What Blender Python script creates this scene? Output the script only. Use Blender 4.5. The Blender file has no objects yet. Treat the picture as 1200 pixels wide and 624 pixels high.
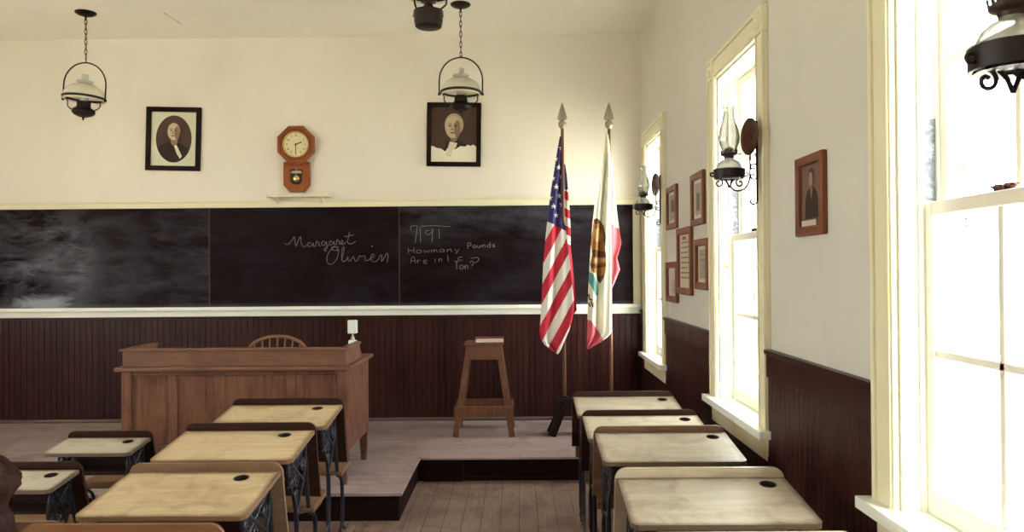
import bpy, bmesh, math, random
from mathutils import Vector, Matrix, noise
from mathutils.geometry import tessellate_polygon
random.seed(7)
PI = math.pi
sc = bpy.context.scene
COL = sc.collection

# ------------------------------------------------------------------ camera, world, exposure
EYE = 1.48
F = 900.0
VX, VY = 606.0, 317.5
cam_data = bpy.data.cameras.new('camera')
cam_data.sensor_width = 36.0
cam_data.lens = 36.0 * F / 1200.0
cam_data.clip_start = 0.05
cam = bpy.data.objects.new('camera', cam_data)
COL.objects.link(cam)
yaw = math.atan((VX - 600) / F)
pitch = math.atan((VY - 312) / F)
ROLL = math.radians(0.45)
base = Matrix.Rotation(yaw, 4, 'Z') @ Matrix.Rotation(PI / 2 + pitch, 4, 'X') @ Matrix.Rotation(-ROLL, 4, 'Z')
cam.matrix_world = Matrix.Translation((0, 0, EYE)) @ base
sc.camera = cam

world = bpy.data.worlds.new('sky')
sc.world = world
world.use_nodes = True
bg = world.node_tree.nodes['Background']
bg.inputs[0].default_value = (0.985, 1.0, 1.02, 1)
bg.inputs[1].default_value = 10.0
sun_d = bpy.data.lights.new('sun', 'SUN'); sun_d.energy = 42.0; sun_d.angle = 0.01; sun_d.color = (1.0, 0.97, 0.92)
sun = bpy.data.objects.new('sun', sun_d); COL.objects.link(sun)
sun.rotation_euler = (math.radians(14), math.radians(-36), 0)      # high sun on the left side of the building
sc.view_settings.view_transform = 'Standard'
sc.view_settings.look = 'None'
sc.view_settings.exposure = 0.95
sc.view_settings.gamma = 1.0
sc.view_settings.use_curve_mapping = False
sc.cycles.use_denoising = True
sc.cycles.max_bounces = 10
sc.cycles.diffuse_bounces = 6
sc.cycles.glossy_bounces = 4
sc.cycles.transmission_bounces = 8
sc.cycles.transparent_max_bounces = 16
sc.cycles.caustics_reflective = False
sc.cycles.caustics_refractive = False
sc.cycles.sample_clamp_indirect = 8.0

# room measures (x right, y towards the chalkboard, z up)
XR, XL, YB, YF, ZC = 1.10, -5.9, 6.75, -2.6, 3.555
WT = 0.17                     # wall thickness
PLAT = 0.17                   # platform height
SILL, HEAD = 0.775, 2.52      # window opening
WIN_R = [(5.76, 6.46), (3.46, 4.19), (1.52, 2.225), (-0.42, 0.30), (-2.20, -1.48)]      # openings in the right wall (y0, y1); last two unseen, added for light
WIN_L = [(3.5, 4.4), (1.9, 2.8), (0.2, 1.1), (-1.6, -0.7)]  # unseen left openings, widened and multiplied to brighten the room

def portal(x, y0, y1, face):
    l = bpy.data.lights.new('window_portal', 'AREA')
    l.shape = 'RECTANGLE'; l.size = HEAD - SILL; l.size_y = y1 - y0
    l.cycles.is_portal = True
    o = bpy.data.objects.new('window_portal', l)
    COL.objects.link(o)
    o.location = (x, (y0 + y1) / 2, (SILL + HEAD) / 2)
    o.rotation_euler = (0, PI / 2 if face < 0 else -PI / 2, 0)
for a, b in WIN_R: portal(XR + 0.19, a, b, -1)
for a, b in WIN_L: portal(XL - 0.19, a, b, 1)

def P(px, py, y):
    """a point seen at (px, py), standing at distance y -> world x, z"""
    t = math.tan(ROLL)
    x2 = px - t * (py - 312)
    y2 = py + t * (px - 600)
    return (x2 - VX) * y / F, EYE - (y2 - VY) * y / F

# ------------------------------------------------------------------ materials
MATS = {}
class NT:
    def __init__(s, name):
        s.m = bpy.data.materials.new(name); s.m.use_nodes = True
        s.t = s.m.node_tree; s.n = s.t.nodes; s.l = s.t.links
        s.bsdf = s.n['Principled BSDF']; s.out = s.n['Material Output']
        MATS[name] = s.m
    def node(s, typ, **kw):
        nd = s.n.new(typ)
        for k, v in kw.items():
            if k.startswith('i_'):
                key = k[2:]
                key = int(key) if key.isdigit() else key.replace('_', ' ')
                s.set(nd.inputs[key], v)
            else:
                setattr(nd, k, v)
        return nd
    def set(s, sock, v):
        if isinstance(v, bpy.types.NodeSocket): s.l.new(v, sock)
        elif isinstance(v, bpy.types.Node): s.l.new(v.outputs[0], sock)
        else:
            if sock.type == 'RGBA' and len(v) == 3: v = (*v, 1)
            sock.default_value = v
    def coords(s, scale=(1, 1, 1), loc=(0, 0, 0), rand=True, kind='Object'):
        tc = s.node('ShaderNodeTexCoord')
        mp = s.node('ShaderNodeMapping')
        s.set(mp.inputs['Vector'], tc.outputs[kind])
        mp.inputs['Scale'].default_value = scale
        mp.inputs['Location'].default_value = loc
        if rand:
            oi = s.node('ShaderNodeObjectInfo')
            ml = s.node('ShaderNodeMath', operation='MULTIPLY', i_0=oi.outputs['Random'], i_1=37.0)
            ad = s.node('ShaderNodeVectorMath', operation='ADD', i_0=mp.outputs[0], i_1=ml.outputs[0])
            return ad.outputs[0]
        return mp.outputs[0]
    def noise(s, vec, scale=5, detail=4, rough=0.55, dist=0.0):
        nd = s.node('ShaderNodeTexNoise', i_Vector=vec, i_Scale=scale, i_Detail=detail, i_Roughness=rough, i_Distortion=dist)
        return nd.outputs['Fac']
    def ramp(s, fac, stops):
        nd = s.node('ShaderNodeValToRGB', i_Fac=fac)
        e = nd.color_ramp.elements
        while len(e) < len(stops): e.new(0.5)
        for k, (p, c) in enumerate(stops):
            e[k].position = p
            e[k].color = (c, c, c, 1) if isinstance(c, (int, float)) else (*c, 1)
        return nd.outputs['Color']
    def mix(s, fac, a, b, mode='MIX'):
        nd = s.node('ShaderNodeMix', data_type='RGBA', blend_type=mode)
        s.set(nd.inputs[0], fac); s.set(nd.inputs[6], a); s.set(nd.inputs[7], b)
        return nd.outputs[2]
    def math(s, op, a, b=0.0):
        nd = s.node('ShaderNodeMath', operation=op); s.set(nd.inputs[0], a); s.set(nd.inputs[1], b)
        return nd.outputs[0]
    def bump(s, h, strength=0.3, dist=0.01):
        b = s.node('ShaderNodeBump', i_Height=h, i_Strength=strength, i_Distance=dist)
        s.l.new(b.outputs[0], s.bsdf.inputs['Normal'])
    def base(s, col=None, rough=0.5, metal=0.0, spec=None, coat=None):
        if col is not None: s.set(s.bsdf.inputs['Base Color'], col)
        s.set(s.bsdf.inputs['Roughness'], rough); s.set(s.bsdf.inputs['Metallic'], metal)
        if spec is not None: s.bsdf.inputs['Specular IOR Level'].default_value = spec
        if coat is not None: s.bsdf.inputs['Coat Weight'].default_value = coat
        return s.m

def mat_wood(name, dark, light, rough=0.45, axis='x', blotch=0.35, scale=1.0, stain=None, spec=0.22, bump=0.15, boards=0):
    s = NT(name)
    st = {'x': (1.0, 14, 14), 'y': (14, 1.0, 14), 'z': (14, 14, 1.0)}[axis]
    v = s.coords(tuple(a * scale for a in st))
    g = s.noise(v, 2.2, 6, 0.6, 1.2)
    g2 = s.noise(v, 9, 3, 0.6, 0.3)
    gr = s.math('ADD', s.math('MULTIPLY', g, 0.7), s.math('MULTIPLY', g2, 0.3))
    c = s.mix(s.ramp(gr, [(0.32, 0.0), (0.68, 1.0)]), dark, light)
    v2 = s.coords((1, 1, 1))
    b = s.noise(v2, 6 * scale, 4, 0.6, 0.4)
    dk = tuple(x * 0.55 for x in dark)
    c = s.mix(s.math('MULTIPLY', s.ramp(b, [(0.5, 0.0), (0.75, 1.0)]), blotch), c, stain or dk)
    if boards:
        tc = s.node('ShaderNodeTexCoord'); sp = s.node('ShaderNodeSeparateXYZ'); s.l.new(tc.outputs['Object'], sp.inputs[0])
        w = s.math('FLOOR', s.math('DIVIDE', s.math('ADD', sp.outputs[0], sp.outputs[1]), boards))
        wn = s.node('ShaderNodeTexWhiteNoise', noise_dimensions='1D'); s.l.new(w, wn.inputs['W'])
        c = s.mix(s.math('MULTIPLY', wn.outputs['Value'], 0.55), c, dk)
    s.base(c, s.math('ADD', s.math('MULTIPLY', b, 0.25), rough - 0.12), spec=spec)
    s.bump(gr, bump, 0.004)
    return s.m

def mat_plain(name, col, rough=0.6, metal=0.0, var=0.08, nscale=8, bump=0.0, spec=0.3):
    s = NT(name)
    v = s.coords()
    n = s.noise(v, nscale, 4, 0.6)
    c = s.mix(n, tuple(x * (1 - var) for x in col), tuple(min(1, x * (1 + var)) for x in col))
    s.base(c, rough, metal, spec)
    if bump: s.bump(n, bump, 0.01)
    return s.m

def mat_plaster(name, col, col2):
    s = NT(name)
    v = s.coords(rand=False)
    n = s.noise(v, 0.9, 4, 0.6)
    n2 = s.noise(v, 22, 5, 0.6)
    n3 = s.noise(s.coords((1, 1, 0.25), rand=False), 3.5, 5, 0.65, 0.5)
    c = s.mix(s.ramp(n, [(0.35, 0.0), (0.7, 1.0)]), col, col2)
    c = s.mix(s.math('MULTIPLY', s.ramp(n3, [(0.52, 0.0), (0.8, 1.0)]), 0.18), c, tuple(x * 0.8 for x in col))
    s.base(c, 0.85, spec=0.2)
    s.bump(s.math('ADD', n2, s.math('MULTIPLY', n3, 2.0)), 0.12, 0.004)
    return s.m

def mat_planks(name, axis, width, cols, rough=0.6, gap=0.03):
    """worn floor boards running along the given axis"""
    s = NT(name)
    tc = s.node('ShaderNodeTexCoord')
    sep = s.node('ShaderNodeSeparateXYZ'); s.l.new(tc.outputs['Object'], sep.inputs[0])
    across = sep.outputs[0] if axis == 'y' else sep.outputs[1]
    q = s.math('DIVIDE', across, width)
    idx = s.math('FLOOR', q)
    fr = s.math('FRACT', q)
    wn = s.node('ShaderNodeTexWhiteNoise', noise_dimensions='1D'); s.l.new(idx, wn.inputs['W'])
    st = (16, 1.2, 1) if axis == 'y' else (1.2, 16, 1)
    mp = s.node('ShaderNodeMapping'); s.l.new(tc.outputs['Object'], mp.inputs[0]); mp.inputs['Scale'].default_value = st
    off = s.node('ShaderNodeVectorMath', operation='ADD'); s.l.new(mp.outputs[0], off.inputs[0])
    s.l.new(s.math('MULTIPLY', wn.outputs['Value'], 11.0), off.inputs[1])
    g = s.noise(off.outputs[0], 2.5, 6, 0.65, 0.8)
    base = s.mix(s.ramp(g, [(0.3, 0.0), (0.7, 1.0)]), cols[0], cols[1])
    base = s.mix(s.math('MULTIPLY', wn.outputs['Value'], 0.45), base, cols[2])
    w = s.node('ShaderNodeMapping'); s.l.new(tc.outputs['Object'], w.inputs[0])
    wear = s.noise(w.outputs[0], 2.6, 6, 0.7, 0.6)
    base = s.mix(s.math('MULTIPLY', s.ramp(wear, [(0.48, 0.0), (0.62, 1.0)]), 0.55), base, cols[3])
    edge = s.math('MINIMUM', fr, s.math('SUBTRACT', 1.0, fr))
    gapm = s.ramp(edge, [(gap * 0.6, 1.0), (gap * 1.6, 0.0)])
    base = s.mix(gapm, base, tuple(x * 0.3 for x in cols[2]))
    s.base(base, s.math('ADD', s.math('MULTIPLY', wear, 0.3), rough - 0.15))
    h = s.math('SUBTRACT', g, s.math('MULTIPLY', gapm, 2.0))
    s.bump(h, 0.25, 0.003)
    return s.m

def mat_glass(name, tint=(1, 1, 1), gloss=0.06, milk=0.0):
    s = NT(name)
    tr = s.node('ShaderNodeBsdfTransparent', i_Color=tint)
    gl = s.node('ShaderNodeBsdfGlossy', i_Color=(1, 1, 1), i_Roughness=0.03)
    lw = s.node('ShaderNodeLayerWeight', i_Blend=0.25)
    if gloss > 0.07:      # lamp glass: thicker to look through near its outline
        lw2 = s.node('ShaderNodeLayerWeight', i_Blend=0.5)
        s.set(tr.inputs[0], s.mix(s.ramp(lw2.outputs['Facing'], [(0.35, 0.0), (0.9, 1.0)]), tint, tuple(x * 0.15 for x in tint)))
    fac = s.math('ADD', s.math('MULTIPLY', lw.outputs['Facing'], 0.45 if gloss > 0.07 else 0.12), gloss)
    mx = s.node('ShaderNodeMixShader'); s.l.new(fac, mx.inputs[0]); s.l.new(tr.outputs[0], mx.inputs[1]); s.l.new(gl.outputs[0], mx.inputs[2])
    res = mx
    if milk:
        df = s.node('ShaderNodeBsdfDiffuse', i_Color=(0.85, 0.85, 0.82))
        tl = s.node('ShaderNodeBsdfTranslucent', i_Color=(0.85, 0.85, 0.82))
        m2 = s.node('ShaderNodeMixShader', i_0=0.5); s.l.new(df.outputs[0], m2.inputs[1]); s.l.new(tl.outputs[0], m2.inputs[2])
        m3 = s.node('ShaderNodeMixShader', i_0=milk); s.l.new(mx.outputs[0], m3.inputs[1]); s.l.new(m2.outputs[0], m3.inputs[2])
        res = m3
    s.l.new(res.outputs[0], s.out.inputs[0])
    return s.m

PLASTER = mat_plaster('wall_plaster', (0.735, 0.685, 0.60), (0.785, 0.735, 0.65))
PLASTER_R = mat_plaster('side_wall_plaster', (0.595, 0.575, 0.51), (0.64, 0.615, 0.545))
CEIL = mat_plaster('ceiling_plaster', (0.85, 0.81, 0.71), (0.89, 0.85, 0.75))
CREAM = mat_plain('cream_trim_paint', (0.74, 0.69, 0.49), 0.45, var=0.05)
WHITE = mat_plain('white_trim_paint', (0.80, 0.80, 0.72), 0.45, var=0.04)
OFFW = mat_plain('sash_paint', (0.76, 0.72, 0.60), 0.4, var=0.05)
WAINS = mat_wood('stained_beadboard', (0.022, 0.0060, 0.0052), (0.055, 0.017, 0.013), 0.34, 'z', 0.5, 0.6, spec=0.2, boards=0.105)
RISER = mat_wood('stained_riser_board', (0.009, 0.003, 0.0028), (0.016, 0.0055, 0.0045), 0.6, 'x', 0.3, 0.6, spec=0.1)
FLOORM = mat_planks('worn_floor_boards', 'y', 0.112, [(0.175, 0.112, 0.083), (0.29, 0.20, 0.155), (0.17, 0.105, 0.078), (0.105, 0.045, 0.030)], 0.62, 0.018)
PLATM = mat_planks('platform_boards', 'x', 0.105, [(0.29, 0.215, 0.205), (0.42, 0.335, 0.32), (0.27, 0.195, 0.19), (0.19, 0.115, 0.11)], 0.46, 0.014)
IRON = mat_plain('dark_cast_iron', (0.042, 0.040, 0.050), 0.34, 0.6, 0.5, 30, 0.2)
BLACKM = mat_plain('dark_bronze_metal', (0.014, 0.006, 0.005), 0.42, 0.0, 0.2, 20, spec=0.25)
RUST = mat_plain('rusty_reflector_metal', (0.085, 0.030, 0.020), 0.5, 0.6, 0.35, 25, 0.15)
BRASS = mat_plain('brass', (0.75, 0.52, 0.20), 0.25, 0.9, 0.1, 20)
COPPER = mat_plain('aged_copper', (0.045, 0.022, 0.016), 0.4, 0.4, 0.3, 20)
PEWTER = mat_plain('pewter_grey_finial_paint', (0.36, 0.32, 0.24), 0.35, 0.5, 0.1, 20)
GLASS = mat_glass('window_glass', (0.97, 0.99, 0.98), 0.02)
LGLASS = mat_glass('lamp_glass', (0.80, 0.80, 0.77), 0.10, 0.10)
RGLASS = mat_glass('ribbed_font_glass', (0.50, 0.49, 0.44), 0.14, 0.25)
def mat_milk():
    s = NT('milk_glass')
    df = s.node('ShaderNodeBsdfPrincipled', i_Base_Color=(0.80, 0.77, 0.66), i_Roughness=0.25)
    tl = s.node('ShaderNodeBsdfTranslucent', i_Color=(0.80, 0.75, 0.60))
    mx = s.node('ShaderNodeMixShader', i_0=0.4); s.l.new(df.outputs[0], mx.inputs[1]); s.l.new(tl.outputs[0], mx.inputs[2])
    s.l.new(mx.outputs[0], s.out.inputs[0])
    return s.m
MILK = mat_milk()
FROST = mat_glass('frosted_lamp_glass', (0.9, 0.9, 0.85), 0.08, 0.55)
def mat_desktop(name, light, mid, dark):
    s = NT(name)
    v = s.coords((1, 12, 12))
    g = s.noise(v, 2.4, 6, 0.6, 1.0)
    c = s.mix(s.ramp(g, [(0.3, 0.0), (0.7, 1.0)]), mid, light)
    b = s.noise(s.coords(), 7, 5, 0.65, 0.6)
    c = s.mix(s.math('MULTIPLY', s.ramp(b, [(0.48, 0.0), (0.76, 1.0)]), 0.6), c, dark)
    # grime worn into the edges of the board (geometry attribute 'wear' 0..1)
    at = s.node('ShaderNodeAttribute', attribute_name='wear')
    e = s.math('MULTIPLY', s.ramp(s.math('ADD', at.outputs['Fac'], s.math('MULTIPLY', s.math('SUBTRACT', b, 0.5), 0.6)), [(0.50, 0.0), (0.92, 1.0)]), 0.9)
    c = s.mix(e, c, dark)
    s.base(c, s.math('ADD', s.math('MULTIPLY', b, 0.25), 0.27))
    s.bump(g, 0.12, 0.003)
    return s.m
TOP_TAN = mat_desktop('blond_desk_wood', (0.57, 0.45, 0.285), (0.43, 0.32, 0.18), (0.17, 0.09, 0.042))
TOP_PALE = mat_desktop('pale_desk_wood', (0.385, 0.335, 0.25), (0.305, 0.25, 0.18), (0.10, 0.06, 0.035))
TOP_GREY = mat_desktop('greyed_desk_wood', (0.50, 0.465, 0.375), (0.39, 0.35, 0.27), (0.13, 0.09, 0.06))
BOARD_DARK = mat_wood('dark_desk_back_wood', (0.020, 0.008, 0.006), (0.045, 0.018, 0.012), 0.4, 'x', spec=0.2)
BOARD_TAN = mat_wood('tan_desk_back_wood', (0.15, 0.085, 0.05), (0.26, 0.16, 0.10), 0.4, 'x', stain=(0.07, 0.03, 0.02))
BOARD_PALE = mat_wood('pale_desk_back_wood', (0.36, 0.28, 0.19), (0.48, 0.40, 0.29), 0.35, 'x', stain=(0.2, 0.13, 0.08))
BOARD_ORANGE = mat_wood('orange_desk_back_wood', (0.16, 0.070, 0.035), (0.24, 0.115, 0.055), 0.4, 'x', stain=(0.08, 0.03, 0.02))
SEATW = mat_wood('seat_wood', (0.12, 0.06, 0.03), (0.25, 0.14, 0.07), 0.4, 'x')
OAK = mat_wood('teacher_desk_oak', (0.080, 0.031, 0.019), (0.215, 0.095, 0.055), 0.45, 'z', 0.7, 0.7, stain=(0.038, 0.014, 0.010), spec=0.2)
OAKX = mat_wood('teacher_desk_oak_rail', (0.105, 0.044, 0.026), (0.21, 0.10, 0.060), 0.42, 'x', 0.5, 0.7, stain=(0.05, 0.02, 0.013), spec=0.3)
CHAIRW = mat_wood('windsor_chair_wood', (0.16, 0.075, 0.038), (0.27, 0.135, 0.068), 0.4, 'x')
STOOLW = mat_wood('stool_wood', (0.10, 0.040, 0.022), (0.20, 0.088, 0.048), 0.45, 'z', spec=0.3)
CLOCKW = mat_wood('clock_cherry_wood', (0.16, 0.035, 0.012), (0.24, 0.06, 0.018), 0.3, 'z', 0.2)
CLOCKW2 = mat_wood('clock_trim_wood', (0.22, 0.055, 0.016), (0.30, 0.085, 0.025), 0.3, 'z', 0.2)
FRAMEB = mat_wood('black_brown_frame', (0.010, 0.004, 0.0035), (0.018, 0.0075, 0.006), 0.4, 'x', spec=0.08)
FRAMER = mat_wood('red_oak_frame', (0.13, 0.040, 0.020), (0.23, 0.075, 0.036), 0.4, 'z', 0.2)
RUNNER = mat_wood('floor_runner_wood', (0.20, 0.12, 0.085), (0.30, 0.20, 0.145), 0.6, 'y')
POLEW = mat_wood('flag_pole_wood', (0.13, 0.052, 0.026), (0.20, 0.09, 0.04), 0.35, 'z', 0.1)
STANDW = mat_wood('black_stand_wood', (0.008, 0.004, 0.004), (0.018, 0.008, 0.007), 0.4, 'z')
def flat(name, col, rough=0.7): return mat_plain(name, col, rough, var=0.05, nscale=30)
CHALK = flat('chalk', (0.20, 0.18, 0.165), 0.95)

# ------------------------------------------------------------------ mesh helper
class M:
    def __init__(s): s.v = []; s.f = []; s.mi = []; s.cur = 0; s.attr = None
    def add(s, vs, fs, T=None):
        o = len(s.v)
        for p in vs:
            p = Vector(p)
            s.v.append(T @ p if T else p)
        for f in fs:
            s.f.append([i + o for i in f]); s.mi.append(s.cur)
        return s
    def box(s, x0, x1, y0, y1, z0, z1, T=None):
        return s.add([(x0, y0, z0), (x1, y0, z0), (x1, y1, z0), (x0, y1, z0), (x0, y0, z1), (x1, y0, z1), (x1, y1, z1), (x0, y1, z1)],
                     [(3, 2, 1, 0), (4, 5, 6, 7), (0, 1, 5, 4), (1, 2, 6, 5), (2, 3, 7, 6), (3, 0, 4, 7)], T)
    def beam(s, a, b, w, d, up=(0, 0, 1)):
        """square-section bar from a to b"""
        a = Vector(a); b = Vector(b); ax = (b - a); L = ax.length; ax.normalize()
        u = Vector(up)
        if abs(ax.dot(u)) > 0.98: u = Vector((0, 1, 0))
        sx = ax.cross(u).normalized(); sy = sx.cross(ax).normalized()
        T = Matrix((( *sx, 0), (*sy, 0), (*ax, 0), (0, 0, 0, 1))).transposed()
        T.translation = a
        return s.box(-w / 2, w / 2, -d / 2, d / 2, 0, L, T)
    def prism(s, poly, h, T=None, holes=()):
        """poly in xy, extruded 0..h in z"""
        loops = [list(poly)] + [list(q) for q in holes]
        flatv = [p for lp in loops for p in lp]
        n = len(flatv)
        tris = tessellate_polygon([[Vector((p[0], p[1], 0)) for p in lp] for lp in loops]) if (holes or len(poly) > 4) else None
        vs = [(p[0], p[1], 0) for p in flatv] + [(p[0], p[1], h) for p in flatv]
        fs = []
        area = sum(poly[i][0] * poly[(i + 1) % len(poly)][1] - poly[(i + 1) % len(poly)][0] * poly[i][1] for i in range(len(poly)))
        if tris is None:
            r = list(range(len(poly)))
            if area < 0: r.reverse()
            fs.append([i + n for i in r]); fs.append(list(reversed(r)))
        else:
            for t in tris:
                a, b, c = [flatv[i] for i in t]
                cr = (b[0] - a[0]) * (c[1] - a[1]) - (b[1] - a[1]) * (c[0] - a[0])
                t = list(t) if cr > 0 else [t[0], t[2], t[1]]
                fs.append([i + n for i in t]); fs.append(list(reversed(t)))
        o = 0
        for li, lp in enumerate(loops):
            m = len(lp)
            ar = sum(lp[i][0] * lp[(i + 1) % m][1] - lp[(i + 1) % m][0] * lp[i][1] for i in range(m))
            flip = (ar < 0) != (li > 0)
            for i in range(m):
                a, b = o + i, o + (i + 1) % m
                q = [a, b, b + n, a + n]
                fs.append(q[::-1] if flip else q)
            o += m
        return s.add(vs, fs, T)
    def lathe(s, prof, T=None, seg=32, rib=0.0, nrib=24, rscale=(1, 1)):
        """prof: (r, z) list, around z"""
        vs = []; fs = []
        n = len(prof)
        for k in range(seg):
            a = 2 * PI * k / seg
            rr = 1 + rib * math.cos(nrib * a)
            for r, z in prof: vs.append((r * rr * math.cos(a) * rscale[0], r * rr * math.sin(a) * rscale[1], z))
        for k in range(seg):
            k2 = (k + 1) % seg
            for i in range(n - 1):
                if prof[i][0] < 1e-6 and prof[i + 1][0] < 1e-6: continue
                if prof[i][0] < 1e-6: fs.append((k * n + i, k2 * n + i + 1, k * n + i + 1))
                elif prof[i + 1][0] < 1e-6: fs.append((k * n + i, k2 * n + i, k * n + i + 1))
                else: fs.append((k * n + i, k2 * n + i, k2 * n + i + 1, k * n + i + 1))
        return s.add(vs, fs, T)
    def tube(s, pts, r, seg=8, closed=False, T=None, flat_=1.0):
        pts = [Vector(p) for p in pts]
        n = len(pts); vs = []; fs = []
        rs = r if isinstance(r, (list, tuple)) else [r] * n
        nrm = None
        for i in range(n):
            if closed: t = pts[(i + 1) % n] - pts[i - 1]
            else: t = pts[min(i + 1, n - 1)] - pts[max(i - 1, 0)]
            t.normalize()
            if nrm is None:
                u = Vector((0, 0, 1)) if abs(t.z) < 0.9 else Vector((0, 1, 0))
                nrm = (u - t * u.dot(t)).normalized()
            else:
                nrm = (nrm - t * nrm.dot(t))
                if nrm.length < 1e-6: nrm = Vector((1, 0, 0)).cross(t)
                nrm.normalize()
            bn = t.cross(nrm)
            for k in range(seg):
                a = 2 * PI * k / seg
                vs.append(pts[i] + nrm * math.cos(a) * rs[i] + bn * math.sin(a) * rs[i] * flat_)
        for i in range(n if closed else n - 1):
            j = (i + 1) % n
            for k in range(seg):
                k2 = (k + 1) % seg
                fs.append((i * seg + k, i * seg + k2, j * seg + k2, j * seg + k))
        if not closed:
            fs.append(tuple(reversed(range(seg)))); fs.append(tuple(range((n - 1) * seg, n * seg)))
        return s.add(vs, fs, T)
    def merge(s, o, T=None):
        k = len(s.v)
        for p in o.v: s.v.append(T @ p if T else p.copy())
        for f, m in zip(o.f, o.mi): s.f.append([i + k for i in f]); s.mi.append(m)
        return s
    def build(s, name, mat, parent=None, smooth=None, bevel=0.0, loc=None, seg=2):
        me = bpy.data.meshes.new(name)
        me.from_pydata([tuple(p) for p in s.v], [], s.f)
        mats = mat if isinstance(mat, (list, tuple)) else [mat]
        for m in mats: me.materials.append(m)
        if len(mats) > 1:
            for p, i in zip(me.polygons, s.mi): p.material_index = i
        if s.attr:
            at = me.attributes.new('wear', 'FLOAT', 'POINT')
            for i, x in enumerate(s.attr): at.data[i].value = x
        bm = bmesh.new(); bm.from_mesh(me)
        bmesh.ops.recalc_face_normals(bm, faces=bm.faces)
        bm.to_mesh(me); bm.free()
        if smooth is not None:
            me.shade_smooth(); me.set_sharp_from_angle(angle=math.radians(smooth))
        me.update()
        o = bpy.data.objects.new(name, me)
        COL.objects.link(o)
        if parent: o.parent = parent
        if loc: o.location = loc
        if bevel:
            b = o.modifiers.new('bevel', 'BEVEL'); b.width = bevel; b.segments = seg; b.limit_method = 'ANGLE'; b.angle_limit = math.radians(40)
            me.shade_smooth(); me.set_sharp_from_angle(angle=math.radians(35))
        return o

def tag(o, label=None, cat=None, group=None, kind=None):
    if label: o['label'] = label
    if cat: o['category'] = cat
    if group: o['group'] = group
    if kind: o['kind'] = kind
    return o
def empty(name, loc=(0, 0, 0), rot=(0, 0, 0)):
    o = bpy.data.objects.new(name, None); COL.objects.link(o)
    o.empty_display_size = 0.1
    o.location = loc; o.rotation_euler = rot
    return o
def copy_tree(o, parent=None):
    c = o.copy(); COL.objects.link(c)
    if parent: c.parent = parent
    for ch in list(o.children): copy_tree(ch, c)
    return c
def struct(o): o['kind'] = 'structure'; return o
def smoothline(pts, sub=5):
    out = []
    n = len(pts)
    for i in range(n - 1):
        p0 = Vector(pts[max(i - 1, 0)]); p1 = Vector(pts[i]); p2 = Vector(pts[i + 1]); p3 = Vector(pts[min(i + 2, n - 1)])
        for k in range(sub):
            t = k / sub
            out.append(0.5 * ((2 * p1) + (p2 - p0) * t + (2 * p0 - 5 * p1 + 4 * p2 - p3) * t * t + (3 * p1 - p0 - 3 * p2 + p3) * t ** 3))
    out.append(Vector(pts[-1]))
    return out
def arc(cx, cy, r, a0, a1, n=16): return [(cx + r * math.cos(math.radians(a0 + (a1 - a0) * i / n)), cy + r * math.sin(math.radians(a0 + (a1 - a0) * i / n))) for i in range(n + 1)]
def rrect(x0, x1, y0, y1, r, corners='abcd', n=6):
    """rounded rectangle; corners a=(x0,y0) b=(x1,y0) c=(x1,y1) d=(x0,y1)"""
    out = []
    for ch, cx, cy, sx, sy, a in (('a', x0, y0, 1, 1, 180), ('b', x1, y0, -1, 1, 270), ('c', x1, y1, -1, -1, 0), ('d', x0, y1, 1, -1, 90)):
        if ch in corners: out += arc(cx + sx * r, cy + sy * r, r, a, a + 90, n)
        else: out.append((cx, cy))
    return out
def TR(loc=(0, 0, 0), rx=0, ry=0, rz=0):
    return Matrix.Translation(loc) @ Matrix.Rotation(rz, 4, 'Z') @ Matrix.Rotation(ry, 4, 'Y') @ Matrix.Rotation(rx, 4, 'X')
def text_mesh(m, txt, T, size):
    cu = bpy.data.curves.new('t', 'FONT'); cu.body = txt; cu.size = size; cu.align_x = 'CENTER'; cu.align_y = 'CENTER'; cu.extrude = 0.0004
    o = bpy.data.objects.new('t', cu); COL.objects.link(o)
    bpy.context.view_layer.update()
    dg = bpy.context.evaluated_depsgraph_get()
    me = o.evaluated_get(dg).to_mesh()
    m.add([v.co.copy() for v in me.vertices], [list(p.vertices) for p in me.polygons], T)
    o.evaluated_get(dg).to_mesh_clear()
    bpy.data.objects.remove(o); bpy.data.curves.remove(cu)

# ------------------------------------------------------------------ room shell
def wall_x(name, x0, x1, wins, mat):
    m = M()
    ys = sorted(set([YF, YB + 0.0] + [v for w in wins for v in w]))
    for a, b in zip(ys[:-1], ys[1:]):
        if any(abs(a - w[0]) < 1e-6 for w in wins):
            m.box(x0, x1, a, b, 0, SILL); m.box(x0, x1, a, b, HEAD, ZC)
        else: m.box(x0, x1, a, b, 0, ZC)
    return struct(m.build(name, mat))
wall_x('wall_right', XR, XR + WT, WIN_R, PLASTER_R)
wall_x('wall_left', XL - WT, XL, WIN_L, PLASTER)
struct(M().box(XL - WT, XR + WT, YB, YB + WT, 0, ZC).build('wall_back', PLASTER))
struct(M().box(XL - WT, XR + WT, YF - WT, YF, 0, ZC).build('wall_front', PLASTER))
struct(M().box(XL - WT, XR + WT, YF - WT, YB + WT, ZC, ZC + 0.12).build('ceiling', CEIL))
struct(M().box(XL - WT, XR + WT, YF - WT, YB + WT, -0.12, 0).build('floor', FLOORM))
# hairline crack in the ceiling plaster
crk = M()
def ceil_pt(px, py):
    z = ZC - EYE; t = math.tan(ROLL); y2 = py + t * (px - 600); yy = z * F / (VY - y2); return ((px - VX) * yy / F, yy, ZC - 0.0005)
crk.tube(smoothline([ceil_pt(192, 13), ceil_pt(199, 18), ceil_pt(206, 22), ceil_pt(213, 27)], 3), 0.0035, 6)
struct(crk.build('trim_9', mat_plain('crack_plaster', (0.45, 0.40, 0.30), 0.9)))

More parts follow.
